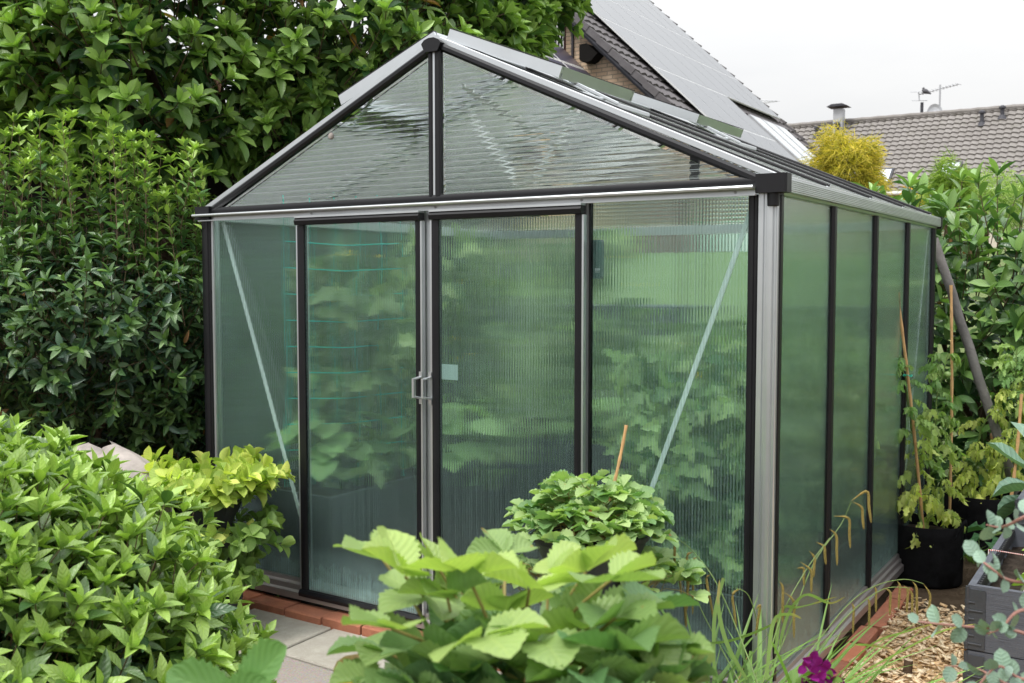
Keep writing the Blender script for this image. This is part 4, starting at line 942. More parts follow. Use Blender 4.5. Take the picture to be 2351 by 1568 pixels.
# --- laurel hedge on the right, behind the greenhouse
PAL_L = ((.038, .108, .036), (.24, .40, .12))
lau = [B(2090, 668, 6.3, .40), B(2210, 708, 6.2, .46), B(2340, 708, 6.1, .48), B(2120, 628, 6.9, .33), B(2480, 728, 6.1, .6), B(2200, 848, 6.3, .5), B(2340, 878, 6.2, .55), B(2480, 908, 6.1, .6), B(2180, 1008, 6.4, .45), B(2320, 1028, 6.3, .5), B(2240, 1148, 6.4, .45), B(2400, 1128, 6.2, .5), B(2660, 800, 6.6, .8), B(2950, 820, 7.2, .9), B(3250, 800, 7.8, 1.0)]
def laurel_top(b):
    sh = [(2045, 470, 450, .2), (2080, 470, 405, .25), (2105, 500, 410, .3), (2145, 560, 470, .2), (2160, 500, 440, .3), (2185, 560, 390, .4), (2240, 530, 460, .3), (2270, 480, 395, .35), (2290, 540, 380, .4), (2335, 520, 430, .3), (2210, 700, 560, .35), (2300, 760, 650, .4), (2010, 470, 425, .18), (2325, 610, 500, .3)]
    P0, D, L = [], [], []
    for x, y0, y1, dx in sh:
        d = 6.2 + rng.uniform(-.3, .3); a, c = at(x, y0 + 60, d), at(x + rng.uniform(-25, 25), y1 + 25, d); P0.append(a); D.append(c - a); L.append(np.linalg.norm(c - a))
    return shoots(b, np.array(P0), np.array(D), np.array(L), 8, .1, 'alt', .145, .36, (55, 35), .0, .0, PAL_L, .75, 1.1, 4)
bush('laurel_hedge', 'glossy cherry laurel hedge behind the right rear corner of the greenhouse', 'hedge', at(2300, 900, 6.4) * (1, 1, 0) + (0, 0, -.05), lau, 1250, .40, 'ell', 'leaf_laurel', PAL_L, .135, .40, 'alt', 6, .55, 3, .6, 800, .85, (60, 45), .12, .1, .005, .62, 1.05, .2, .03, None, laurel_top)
# --- yellow cypress and a green one farther back
def cypress(label, cx, cy, d, w, h, pal, n):
    c = at(cx, cy, d); base = np.array((c[0], c[1], float(terrain(c[0], c[1])))); t = thing('cypress', label, 'tree', base); b = Leaves()
    u = nrm(rng.normal(size=(n, 3))); q = rng.uniform(.55, 1.05, (n, 1)); lump = 1 + .30 * np.sin(u[:, :1] * 4.3 + cx) * np.cos(u[:, 2:] * 4.1 + cy) + .14 * np.sin(u[:, 1:2] * 9 + u[:, 2:] * 7) + np.where(rng.random((n, 1)) < .06, rng.uniform(0, .25, (n, 1)), 0)
    P = c + u * q * lump * (w, w, h); D = nrm(u * (.9, .9, .3) + rng.normal(0, .35, (n, 3)) - UP * .35)
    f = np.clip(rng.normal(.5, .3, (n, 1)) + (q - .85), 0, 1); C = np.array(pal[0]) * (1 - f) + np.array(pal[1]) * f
    b.add(P, D, rng.normal(size=(n, 3)), .15 * rng.uniform(.6, 1.3, n), .012, C); b.build('crown', 'strip', 'leaf_gold', t)
    MB().tube([base, base + (c - base) * .5, c], [.09, .07, .03], 7).build('trunk', 'bark', t)
cypress('golden yellow cypress rising behind the greenhouse roof', 1945, 392, 17, .56, .62, ((.18, .19, .035), (.66, .54, .09)), 11000)
cypress('golden yellow cypress low behind the laurel shoots', 2140, 480, 17, .55, .35, ((.36, .22, .02), (.85, .52, .06)), 5000)
cypress('small feathery green conifer top before the far skylight', 2183, 430, 15, .22, .38, ((.10, .19, .03), (.30, .42, .08)), 2500)
cypress('loose pale green shrub between the laurel and the far house', 2260, 470, 16, 1.0, .42, ((.14, .24, .06), (.36, .48, .16)), 7000)
cypress('dark green hedge shrub on the lawn bank behind the greenhouse', 1040, 560, 12.6, 1.1, .75, ((.04, .09, .02), (.12, .20, .05)), 9000)
# --- a dense dark hedge behind the magnolia and the privet so no horizon shows
PAL_D = ((.06, .14, .045), (.18, .32, .08))
dk = [B(100, 860, 7.0, .8), B(420, 900, 7.0, .7), B(640, 830, 7.3, .6), B(-400, 650, 7.6, 1.1), B(-900, 700, 7.6, 1.2)]
bush('yew_hedge', 'dark evergreen hedge in shade behind the left part of the greenhouse', 'hedge', at(500, 900, 8) * (1, 1, 0) + (0, 0, .0), dk, 760, .4, 'lance', 'leaf_privet', PAL_D, .16, .42, 'alt', 6, .4, 3, .4, 900, .8, lo=.75, trunk=.05)
bush('loose_shrub', 'bright loose shrub standing behind the left back corner of the greenhouse', 'shrub', at(760, 900, 7.2) * (1, 1, 0), [B(640, 640, 7.2, .5), B(800, 620, 7.3, .55), B(950, 640, 7.3, .45), B(720, 780, 7.0, .45), B(880, 790, 7.1, .45)], 420, .35, 'lance', 'leaf_soft', ((.10, .22, .07), (.34, .50, .16)), .14, .42, 'alt', 6, .4, 3, .5, 200, .8)
# --- dark shed whose eave shows under the magnolia
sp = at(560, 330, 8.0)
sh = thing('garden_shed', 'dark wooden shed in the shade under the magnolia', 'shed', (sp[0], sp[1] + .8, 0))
MB().box((sp[0] - 5.2, sp[1] + .2, 0), (sp[0] + 1.1, sp[1] + 2.2, sp[2] - .02)).build('wall', 'dark_void', sh)  # wall near-black and widened leftward to stand in for shade behind the privet
MB().prism([(sp[1] - .15, sp[2]), (sp[1] - .15, sp[2] + .10), (sp[1] + 1.2, sp[2] + .45), (sp[1] + 2.4, sp[2] + .10), (sp[1] + 2.4, sp[2])], 'x', sp[0] - 5.5, sp[0] + 1.3).build('roof', 'slate_board', sh)

# ------------------------------------------------------------------ strawberries
def trifoliate(bag, J, out, L, ar=.95, cup=.5, pal=PAL_V, f=None):
    """three leaflets at joint J; out = direction of the middle leaflet"""
    out = nrm(np.array(out, float)); side = nrm(np.cross(out, UP)); nrmv = np.cross(side, out)
    if nrmv[2] < 0: nrmv = -nrmv
    for a in (-1.25, 0, 1.25):
        d = nrm(out * math.cos(a) + side * math.sin(a) + UP * cup * .5 + rng.normal(0, .08, 3)); n = nrm(nrmv - out * .25 * cup + rng.normal(0, .18, 3))
        ff = np.clip((rng.random() if f is None else f) + rng.normal(0, .12), 0, 1)
        c = np.array(pal[0]) * (1 - ff) + np.array(pal[1]) * ff; l = L * rng.uniform(.88, 1.1)
        bag.add(np.array(J) + d * L * .05, d, n, l, l * ar, c)
def arc(a, b, lift, k=5):
    t = np.linspace(0, 1, k)[:, None]; a, b = np.array(a), np.array(b); return a + (b - a) * t + UP * lift * np.sin(t * PI) 
PAL_S = ((.085, .185, .075), (.36, .48, .15))
# big foreground plant: joint (bearing), distance, leaflet length, tone (pale for lit upper leaves, dark for shaded lower ones)
CR = at(1190, 1750, 1.22)
J = [(880, 1262, 1.22, .082, .55), (930, 1300, 1.12, .088, .9), (1010, 1285, 1.25, .075, .8), (1075, 1300, 1.10, .088, .95), (1030, 1400, 1.20, .085, .15), (1160, 1250, 1.32, .07, .5), (1215, 1330, 1.15, .085, .85), (1260, 1295, 1.25, .075, .9), (1345, 1290, 1.18, .088, .95), (1400, 1310, 1.10, .09, .55), (1460, 1390, 1.16, .088, .12),
     (900, 1420, 1.05, .085, .5), (985, 1470, 1.10, .085, .3), (1105, 1440, 1.04, .09, .65), (1240, 1450, 1.05, .09, .55), (1330, 1420, 1.12, .085, .6), (1420, 1470, 1.04, .09, .25), (1520, 1460, 1.08, .085, .35), (1580, 1500, 1.10, .08, .35), (1330, 1530, 1.02, .09, .2), (1200, 1540, 1.05, .085, .2), (1080, 1540, 1.05, .085, .15), (960, 1560, 1.05, .08, .2), (1460, 1560, 1.04, .09, .2), (1570, 1590, 1.06, .085, .25), (1130, 1360, 1.30, .08, .12), (1290, 1380, 1.3, .08, .15), (1400, 1600, 1.0, .09, .2), (1250, 1600, 1.0, .09, .3), (860, 1540, 1.15, .07, .3)]
st = thing('strawberry_plant', 'large strawberry plant with serrated leaves in the foreground before the doors', 'plant', CR - (0, 0, .12)); b = Leaves(); pa = []
J += [(x + rng.uniform(-60, 60) * (.6 if x > 1400 else 1), y + rng.uniform(25, 110), d + rng.uniform(-.03, .12), L * .9, f * .6) for x, y, d, L, f in J[:26] if x > 900]
J += [(rng.uniform(880, 1600), rng.uniform(1440, 1620), rng.uniform(1.05, 1.3), .085, rng.uniform(.05, .35)) for _ in range(30)]  # low fill leaves toned dark, shade put into their colour
for x, y, d, L, f in J:
    if x > 1500: x -= 50
    y += 24; L *= .74; j = at(x, y, d); o = j - CR; o[2] = rng.uniform(-.02, .12); o = nrm(o) + rng.normal(0, .35, 3) * (1, 1, .3) - FW * .25
    trifoliate(b, j, o, L, .92, rng.uniform(.0, .6), PAL_S, f); s0 = CR + rng.normal(0, .025, 3); pa.append(arc(s0, j, .02, 6))
stems('leaf_stalks', np.array(pa), taper(len(pa), 6, .0026, .0018), 'stem_straw', st, 6)
b.build('foliage', 'straw', 'leaf_strawberry', st)
# low leaf at the bottom left of the frame belongs to a second plant
C2 = at(560, 1750, 1.12); s2 = thing('strawberry_plant', 'strawberry plant showing one pair of leaflets at the bottom left edge', 'plant', C2 - (0, 0, .08)); b = Leaves()
for (x, y, d, dx, dz, L) in ((545, 1600, 1.10, .55, .55, .086), (540, 1605, 1.12, -.8, .35, .08), (500, 1650, 1.1, .2, .2, .08), (640, 1680, 1.12, .7, .2, .08)):
    dd = RT * dx + UP * dz - FW * .1; b.add(at(x, y, d), dd, UP * .5 - FW * .8 + RT * (-.3 * np.sign(dx)), L, L * .66, (.12, .25, .075))
stems('leaf_stalks', np.array([arc(C2, at(545, 1602, 1.11), .0, 5), arc(C2, at(640, 1680, 1.12), .01, 5)]), taper(2, 5, .003, .002), 'stem_straw', s2, 6); b.build('foliage', 'straw', 'leaf_strawberry', s2)

def lobed(t): return 1 + .16 * abs(math.cos(2 * t)) ** .7 - .10
def tower(label, c, tiers, r, h, gap=.0):
    t = thing('stacking_planter', label, 'planter', (c[0], c[1], -.05), 'stacked tier planters')
    for k in range(tiers):
        z = -.05 + k * h; ph = k * PI / 4; sh_ = lambda a, p=ph: lobed(a + p)
        m = MB(); m.lathe((c[0], c[1], z), [(r * .72, .002), (r * .80, h * .45), (r * 1.0, h * .80), (r * 1.10, h * .985), (r * 1.14, h * .995), (r * 1.14, h * 1.06), (r * 1.06, h * 1.065), (r * 1.0, h * .90), (r * .55, h * .88)], 40, sh_)
        p = m.build('tier', 'anthracite', t, True)
        MB().lathe((c[0], c[1], z), [(r * .985, h * .885), (r * .9, h * .915), (r * .2, h * .93)], 40, sh_).build('soil', 'soil_dark', p)
    return t
# left tower with potato-like plants
LT = at(478, 1230, 4.2); tower('anthracite stacked planter beside the left front corner of the greenhouse', LT, 4, .125, .135)
PAL_Y = ((.26, .38, .08), (.62, .70, .17)); PAL_G2 = ((.11, .20, .055), (.24, .36, .10))
def potato(label, P, n, spread, LL, pal, lift, ln=.16, hang=.0):
    t = thing('leafy_herb', label, 'plant', P, 'plants growing in the left stacked planter'); b = Leaves(); ang = rng.uniform(0, 2 * PI, n); rr = spread * np.sqrt(rng.random(n))
    P0 = np.array(P) + np.stack([np.cos(ang) * rr, np.sin(ang) * rr, -.02 + 0 * ang], 1); D = nrm(np.stack([np.cos(ang) * .7, np.sin(ang) * .7, lift + rng.uniform(-.2, .5, n)], 1))
    p = shoots(b, P0, D, ln * rng.uniform(.7, 1.3, n), 4, .35, 'opp', LL, .72, (65, 40), -.2, hang, pal, .95, .5, 1, upn=1.)
    stems('stems', p, taper(n, 4, .0025, .0015), 'stem_green', t, 4); b.build('foliage', 'ell', 'leaf_soft', t)
def tier_top(c, k, h): return np.array([c[0], c[1], -.05 + (k + 1) * h])
potato('yellow-green potato leaves crowning the left stacked planter', tier_top(LT, 3, .135) + (0, 0, .02), 90, .19, .066, PAL_Y, .8, .18)
for k, (dx, dy) in enumerate(((.16, -.02), (.02, -.16), (-.12, -.10))):
    potato(('green potato leaves spilling from the right pocket of the left stacked planter', 'green potato leaves spilling from the front of the left stacked planter', 'green potato leaves on the bush side of the left stacked planter')[k], tier_top(LT, 2, .135) + (dx, dy, .0), 24, .08, .062, PAL_G2 if k != 1 else PAL_Y, .35, .16)
for k, (dx, dy) in enumerate(((.15, -.05), (-.02, -.16))):
    potato(('green shoot in the lower right pocket of the left stacked planter', 'green leaves in the lower front pocket of the left stacked planter')[k], tier_top(LT, 1, .135) + (dx, dy, .0), 18, .07, .062, PAL_G2, .3, .15)
MB_ = MB().box((LT[0] - .03, LT[1] - .165, tier_top(LT, 3, .135)[2] - .03), (LT[0] - .012, LT[1] - .162, tier_top(LT, 3, .135)[2] + .05)); tag(MB_.build('plant_label', 'white_plastic'), 'white plant label in the left stacked planter', 'plant label')
# middle tower with wild strawberries and a cane
MT = at(1356, 1234, 2.95); hM = .176; tower('anthracite stacked planter standing before the right sliding door', MT, 4, .145, hM)
TT = tier_top(MT, 3, hM)
def wild(label, c, n, r, hgt, L, crown, up=1.):
    t = thing('strawberry_plant', label, 'plant', np.array(crown), 'wild strawberries in the middle stacked planter'); b = Leaves(); pa = []
    for k in range(n):
        a = rng.uniform(0, 2 * PI); q = math.sqrt(rng.random()); j = np.array(c) + (r * q * math.cos(a), r * q * math.sin(a), hgt * (1 - .75 * q * q) * rng.uniform(.55, 1.1) * up)
        o = np.array([math.cos(a), math.sin(a), .15 + rng.normal(0, .2)]) + rng.normal(0, .3, 3)
        trifoliate(b, j, o, L * rng.uniform(.8, 1.2), .85, rng.uniform(.1, .6), ((.13, .25, .10), (.34, .47, .19))); pa.append(arc(np.array(crown) + rng.normal(0, .03, 3) * (1, 1, 0), j, .03, 5))
    stems('leaf_stalks', np.array(pa), taper(n, 5, .0014, .001), 'stem_straw', t, 4); b.build('foliage', 'wild', 'leaf_strawberry', t)
wild('dense mound of wild strawberry leaves on top of the middle planter', TT + (0, 0, -.01), 170, .215, .175, .052, TT)
wild('wild strawberry spilling over the right side of the middle planter', tier_top(MT, 2, hM) + (.17, .06, .0), 34, .13, .12, .05, tier_top(MT, 2, hM) + (.13, .02, 0))
wild('wild strawberry spilling over the left side of the middle planter', tier_top(MT, 2, hM) + (-.16, -.08, .0), 26, .12, .10, .045, tier_top(MT, 2, hM) + (-.13, -.03, 0))
wild('dark wild strawberry low at the foot of the middle planter', tier_top(MT, 1, hM) + (.12, -.10, .0), 22, .12, .10, .055, tier_top(MT, 1, hM) + (.10, -.09, 0))
def cane(label, a, b, r=.0055, group=None):
    a, b = np.array(a, float), np.array(b, float); m = MB(); n = 7; t = np.linspace(0, 1, n * 3 + 1); rr = [r * (1.22 if i % 3 == 0 else 1.) for i in range(len(t))]
    m.tube(a + (b - a) * t[:, None] + np.sin(t * 3)[:, None] * .006, rr, 8); return tag(m.build('bamboo_cane', 'bamboo', None, True), label, 'cane', group)
cane('thin brown cane leaning in the middle stacked planter', at(1368, 1150, 2.95) - (0, 0, .15), at(1437, 977, 2.95), .0045)

# ------------------------------------------------------------------ pendulous sedge at the right front corner
def blade_set(bag, base, n, h, spread, col, w=.011, d0=None, r=.05):
    for k in range(n):
        a = rng.uniform(0, 2 * PI) if d0 is None else d0 + rng.normal(0, .6)
        p = np.array(base) + (rng.normal(0, r), rng.normal(0, r), 0); L = h * rng.uniform(.55, 1.1); el = rng.uniform(.75, 1.28)
        D = np.array([math.cos(a) * math.cos(el), math.sin(a) * math.cos(el), math.sin(el)]) * (spread, spread, 1); N = np.array([-math.cos(a), -math.sin(a), .45])
        c = np.array(col) * rng.uniform(.75, 1.3); 
        if rng.random() < .07: c = np.array((.38, .30, .12))
        bag.add(p, D, N, L, w * rng.uniform(.7, 1.4), c)
SB = ground_at(1735, 1615); SB = np.array((.08, -.42, -.05))
sd = thing('pendulous_sedge', 'arching green sedge with hanging brown flower spikes at the right front corner', 'grass plant', SB); b = Leaves()
blade_set(b, SB, 190, .58, 1.0, (.15, .27, .07), .014, None, .09); blade_set(b, SB + (-.18, -.05, 0), 80, .58, 1.0, (.15, .27, .07), .014, None, .06); blade_set(b, SB + (.22, .02, 0), 100, .52, 1.1, (.16, .27, .08), .014, -.3, .08)
b.build('blades', 'strip', 'leaf_grass', sd)
DS = 2.85
def curve(pts, d=DS, n=26):
    P = np.array([at(x, y, d + dd) for x, y, dd in pts]); t = np.linspace(0, len(P) - 1, n); i = np.minimum(t.astype(int), len(P) - 2); f = (t - i)[:, None]
    g = lambda k: P[np.clip(k, 0, len(P) - 1)]
    return .5 * ((2 * g(i)) + (-g(i - 1) + g(i + 1)) * f + (2 * g(i - 1) - 5 * g(i) + 4 * g(i + 1) - g(i + 2)) * f * f + (-g(i - 1) + 3 * g(i) - 3 * g(i + 1) + g(i + 2)) * f ** 3)
cul = [[(1745, 1580, -.1), (1800, 1470, 0), (1865, 1300, .1), (1930, 1205, .15), (1955, 1150, .15)], [(1750, 1570, -.1), (1792, 1420, 0), (1850, 1310, .05), (1905, 1235, .1)], [(1810, 1575, 0), (1880, 1470, .2), (1950, 1385, .4), (2010, 1345, .5), (2075, 1330, .55), (2120, 1340, .55)], [(1800, 1580, 0), (1880, 1490, .2), (1960, 1400, .35), (2030, 1352, .4), (2090, 1350, .4)],
       [(1740, 1570, -.1), (1690, 1440, 0), (1640, 1330, .05), (1590, 1265, .1), (1560, 1240, .1)], [(1735, 1570, 0), (1740, 1450, .1), (1720, 1370, .1), (1690, 1350, .1)], [(1700, 1570, 0), (1610, 1400, .2), (1580, 1310, .2), (1566, 1300, .2)]]
for c in cul: MB().tube(curve(c), np.linspace(.0022, .0011, 26), 6).build('culm', 'stem_green', sd, True)
spk = [((1955, 1150), (1990, 1128), (2000, 1200), 0), ((1958, 1152), (1978, 1165), (1983, 1215), .12), ((1915, 1185), (1948, 1190), (1952, 1258), .13), ((1905, 1215), (1920, 1230), (1922, 1298), .1), ((1875, 1245), (1892, 1255), (1896, 1296), .1), ((1858, 1265), (1870, 1280), (1868, 1325), .08), ((1830, 1305), (1845, 1305), (1846, 1345), .06), ((1838, 1290), (1862, 1310), (1863, 1360), .05), ((1790, 1335), (1797, 1350), (1797, 1430), 0), ((1800, 1360), (1822, 1380), (1823, 1465), 0),
       ((1955, 1385), (1960, 1395), (1958, 1455), .4), ((1990, 1370), (1996, 1385), (1995, 1440), .4), ((2005, 1345), (2011, 1355), (2011, 1405), .5), ((2030, 1350), (2044, 1360), (2043, 1412), .42), ((2060, 1335), (2066, 1345), (2063, 1400), .52), ((2075, 1345), (2084, 1355), (2082, 1405), .45), ((2085, 1350), (2094, 1365), (2094, 1412), .45), ((2095, 1335), (2104, 1350), (2106, 1415), .55), ((2120, 1340), (2135, 1365), (2132, 1420), .55),
       ((1590, 1268), (1578, 1275), (1578, 1345), .1), ((1566, 1300), (1560, 1310), (1564, 1375), .2), ((1575, 1300), (1580, 1320), (1577, 1400), .2), ((1600, 1280), (1592, 1290), (1590, 1410), .1), ((1630, 1320), (1622, 1330), (1640, 1430), .05), ((1700, 1352), (1682, 1365), (1690, 1445), .1), ((1560, 1240), (1550, 1250), (1548, 1300), .1), ((1568, 1345), (1572, 1380), (1575, 1440), .2), ((1735, 1400), (1745, 1390), (1735, 1460), .1)]
for a, m_, e_, dd in spk:
    q = curve([(*a, dd), (*m_, dd), ((m_[0] + e_[0]) / 2, (m_[1] + e_[1]) / 2, dd), (*e_, dd)], DS, 14); rr = np.array([.0010, .0012, .0022, .0034] + [.0042] * 7 + [.0038, .003, .0015]); MB().tube(q, rr, 6).build('flower_spike', 'spike', sd, True)
lb = Leaves()
for c in ([(1780, 1500, 0), (1795, 1400, 0), (1830, 1395, 0), (1870, 1385, .1), (1920, 1370, .1)], [(1790, 1480, 0), (1810, 1410, 0), (1850, 1365, 0), (1905, 1385, .1), (1940, 1370, .1)], [(1760, 1560, -.3), (1775, 1430, -.3), (1810, 1410, -.3), (1840, 1420, -.3)], [(1900, 1575, -.3), (2000, 1480, -.2), (2080, 1450, -.1), (2170, 1425, 0)], [(1930, 1570, -.3), (2060, 1500, -.2), (2160, 1450, -.1), (2240, 1432, 0)], [(1860, 1570, -.2), (1950, 1490, -.1), (1980, 1480, 0), (2050, 1490, 0)], [(1640, 1560, 0), (1640, 1420, 0), (1660, 1330, 0), (1655, 1345, 0)], [(1600, 1480, 0), (1680, 1470, 0), (1760, 1440, 0), (1790, 1420, 0)], [(1715, 1560, -.2), (1670, 1480, -.2), (1650, 1400, -.2), (1652, 1330, -.2)]):
    q = curve(c, DS, 18); wv = np.sin(np.linspace(.15, 1, 18) * PI) ** .5 * .0055; s_ = nrm(np.cross(np.gradient(q, axis=0), FW + UP * .6)); G = np.stack([q - s_ * wv[:, None], q + UP * -.0015, q + s_ * wv[:, None]], 1); n = len(q)
    tone = np.array((.20, .33, .10)) * rng.uniform(.8, 1.25); Q = np.array([(i * 3 + j, i * 3 + j + 1, (i + 1) * 3 + j + 1, (i + 1) * 3 + j) for i in range(n - 1) for j in range(2)])
    C = np.tile(tone, (n * 3, 1)); C[int(n * 3 * .75):] = C[int(n * 3 * .75):] * .5 + np.array((.40, .26, .12)) * .5
    quads_mesh('blade', G.reshape(-1, 3), Q, 'leaf_grass', sd, C, np.stack([np.tile([-1, 0, 1], n), np.repeat(np.linspace(0, 1, n), 3)], 1))
# fine meadow grass in front of the sedge
gb = Leaves(); blade_set(gb, (.10, -.62, -.05), 160, .34, 1.5, (.17, .30, .08), .006, None, .22); blade_set(gb, (-.35, -.45, -.05), 90, .32, 1.4, (.15, .26, .07), .006, None, .18)
tag(gb.build('grass', 'strip', 'leaf_grass', None), kind='stuff')
# bougainvillea
bc = at(1876, 1640, 1.9); bo = thing('bougainvillea', 'purple flowering bougainvillea at the bottom edge before the wood chips', 'plant', bc - (0, 0, .25)); fl = Leaves(); lf = Leaves(); pa = []
for x, y, dd in ((1862, 1512, 0), (1880, 1528, -.03), (1850, 1530, .03), (1898, 1535, .02), (1868, 1548, 0), (1880, 1556, -.05), (1905, 1560, 0), (1850, 1572, 0), (1925, 1575, .03), (1890, 1578, -.03), (1860, 1590, 0)):
    c = at(x, y, 1.9 + dd); a0 = rng.uniform(0, 6)
    for k in range(3):
        a = a0 + k * 2.1; d = RT * math.cos(a) + UP * math.sin(a) - FW * .45; fl.add(c, d, -FW + rng.normal(0, .3, 3), .019, .017, np.array((.19, .008, .17)) * rng.uniform(.7, 1.3))
    pa.append(arc(bc, c, .02, 5))
for k in range(26):
    c = at(1880 + rng.normal(0, 35), 1570 + rng.uniform(-15, 40), 1.9); lf.add(c, rng.normal(size=3) + UP * .3, rng.normal(size=3) * .5 + UP, .035, .02, (.12, .22, .05))
stems('stems', np.array(pa), taper(len(pa), 5, .002, .001), 'stem_green', bo, 4); fl.build('flower', 'ell', 'petal', bo); lf.build('foliage', 'ell', 'leaf_soft', bo)
# a flower pot carries it, its stand is below the picture
m = MB(); m.lathe((bc[0], bc[1], bc[2] - .25), [(.07, 0), (.10, .20), (.11, .20), (.11, .225), (.09, .225), (.085, .19)], 20); tag(m.build('flower_pot', 'anthracite', None, True), 'dark pot of the purple bougainvillea', 'pot')
tag(MB().box((bc[0] - .16, bc[1] - .16, -.05), (bc[0] + .16, bc[1] + .16, bc[2] - .2515)).build('plinth', 'bed_board'), 'dark plinth under the bougainvillea pot', 'plinth')
# tall stacked planters carry the foreground strawberries
for c, lab in ((CR, 'anthracite stacked planter under the large foreground strawberry'), (C2, 'anthracite stacked planter under the strawberry at the bottom left')):
    z = c[2] - .10; n = 4; tower(lab, c, n, .13, (z + .05) / n / 1.0)
# butterflies on sticks among the strawberry leaves
def butterfly(label, x, y, d, mat, tilt):
    c = at(x, y, d); t = thing('butterfly_stake', label, 'garden ornament', c - (0, 0, .25), 'butterfly ornaments'); 
    for s_ in (-1, 1):
        m = MB(); r_ = RT * s_; u_ = UP * tilt[1] - FW * tilt[0]
        o = [c + r_ * a + u_ * bb for a, bb in ((.003, 0), (.012, .022), (.035, .030), (.046, .022), (.040, .006), (.030, -.002), (.034, -.016), (.024, -.026), (.010, -.018))]
        nn_ = nrm(np.cross(r_, u_)) * .0015; k = len(o); m.add(o + [p + nn_ for p in o], [tuple(range(k)), tuple(range(2 * k - 1, k - 1, -1))] + [(i, (i + 1) % k, k + (i + 1) % k, k + i) for i in range(k)]); m.build('wing', mat, t)
    MB().tube([c - UP * .25, c + UP * .01], .0015, 6).build('stick', 'zinc', t); MB().tube([c - (UP * .5 - FW * .3) * .02, c + (UP * .5 - FW * .3) * .03], [.002, .003], 6).build('body', 'black_rubber', t)
butterfly('blue butterfly stake low among the foreground strawberry stems', 905, 1560, 1.25, 'butterfly_blue', (.5, .75)); butterfly('dark spotted butterfly stake under the foreground strawberry leaves', 1168, 1385, 1.5, 'butterfly_dark', (.3, .6))

# ------------------------------------------------------------------ right side: grow bags with tomatoes, raised bed, kale
def grow_bag(label, c, r, h):
    t = thing('grow_bag', label, 'planter', (c[0], c[1], -.05), 'black fabric grow bags'); ph = rng.uniform(0, 6)
    sh_ = lambda a: 1 + .018 * math.sin(3 * a + ph) + .012 * math.sin(7 * a + ph * 2)
    MB().lathe((c[0], c[1], -.05), [(r * .93, .0), (r * .99, .012), (r * 1.0, h * .4), (r * .985, h * .8), (r * 1.0, h), (r * .985, h + .004), (r * .96, h - .002), (r * .95, h - .05)], 40, sh_).build('bag', 'black_fabric', t, True)
    for a in (-.35, 2.8):
        p = np.array([c[0] + (r + .004) * math.cos(a), c[1] + (r + .004) * math.sin(a), h - .10]); tn = np.array([-math.sin(a), math.cos(a), 0]); o_ = np.array([math.cos(a), math.sin(a), 0]); G = []
        for q in np.linspace(0, PI, 9):
            cc = p + tn * math.cos(q) * .045 + UP * math.sin(q) * .085 + o_ * math.sin(q) * .025; G.append([cc - UP * .014, cc + o_ * .003, cc + UP * .014])
        MB().grid(np.array(G)).build('handle', 'black_fabric', t)
    MB().lathe((c[0], c[1], h - .10), [(r * .95, 0), (r * .6, .012), (.02, .015)], 24, sh_).build('soil', 'soil_dark', t)
G1 = np.array((.10, 1.99)); G2 = np.array((.235, 2.72)); G3 = np.array((.62, 2.75))
grow_bag('black fabric grow bag nearest the greenhouse side rail', G1, .165, .285); grow_bag('black fabric grow bag behind the nearest one, in the laurel shade', G2, .18, .31); grow_bag('black fabric grow bag behind the raised bed', G3, .18, .30)
PAL_T = ((.15, .24, .06), (.52, .58, .15)); PAL_T2 = ((.13, .26, .085), (.22, .34, .10))
def tomato(label, foot, path, leaves, fruits=()):
    t = thing('tomato_plant', label, 'plant', foot, 'tomato plants in grow bags'); b = Leaves(); g = Leaves()
    tt = np.linspace(0, len(path) - 1, 20); P = np.array(path); st_ = np.stack([np.interp(tt, np.arange(len(P)), P[:, k]) for k in range(3)], 1); st_ += rng.normal(0, .004, st_.shape)
    MB().tube(st_, np.linspace(.007, .003, 20), 7).build('stem', 'stem_green', t, True); pt = []
    for (f, ang, L, yel, drp) in leaves:
        L *= .62; p = st_[min(19, int(f * 19))]; d = RT * math.cos(ang) - FW * math.sin(ang); tip = p + d * L * .8 + UP * (L * (.45 - drp)); q = arc(p, tip, L * .22, 6); pt.append(q)
        pal = np.array(PAL_T[1]) * yel + np.array(PAL_T2[0]) * (1 - yel)
        for k in range(2, 6):
            for s_ in ((-1, 1) if k < 5 else (0, .9, -.9)):
                dd = nrm(q[k] - q[k - 1]); sd_ = nrm(np.cross(dd, UP)); D = dd * (.5 if s_ else 1) + sd_ * s_ * .8 - UP * (drp * 1.1 + rng.uniform(0, .5)); LLf = L * rng.uniform(.26, .40)
                b.add(q[k], D, UP + rng.normal(0, .5, 3), LLf, LLf * .5, pal * rng.uniform(.75, 1.3))
    stems('leaf_stalks', np.array(pt), taper(len(pt), 6, .0022, .0012), 'stem_green', t, 5); b.build('foliage', 'lobe', 'leaf_soft', t)
    for x, y, d, r in fruits:
        c = at(x, y, d); MB().lathe(c - (0, 0, r), [(r * .1, 0), (r * .6, r * .2), (r * .95, r * .7), (r, r), (r * .9, r * 1.5), (r * .5, r * 1.9), (r * .1, r * 1.95)], 14).build('tomato', 'tomato_green', t, True)
def spray(n, f0, f1, L, y0, y1, drp): return [(rng.uniform(f0, f1), rng.uniform(0, 2 * PI) if rng.random() < .4 else rng.choice([0.2, PI - .2, .7, PI - .8]) + rng.normal(0, .3), L * rng.uniform(.7, 1.2), rng.uniform(y0, y1), rng.uniform(*drp)) for _ in range(n)]
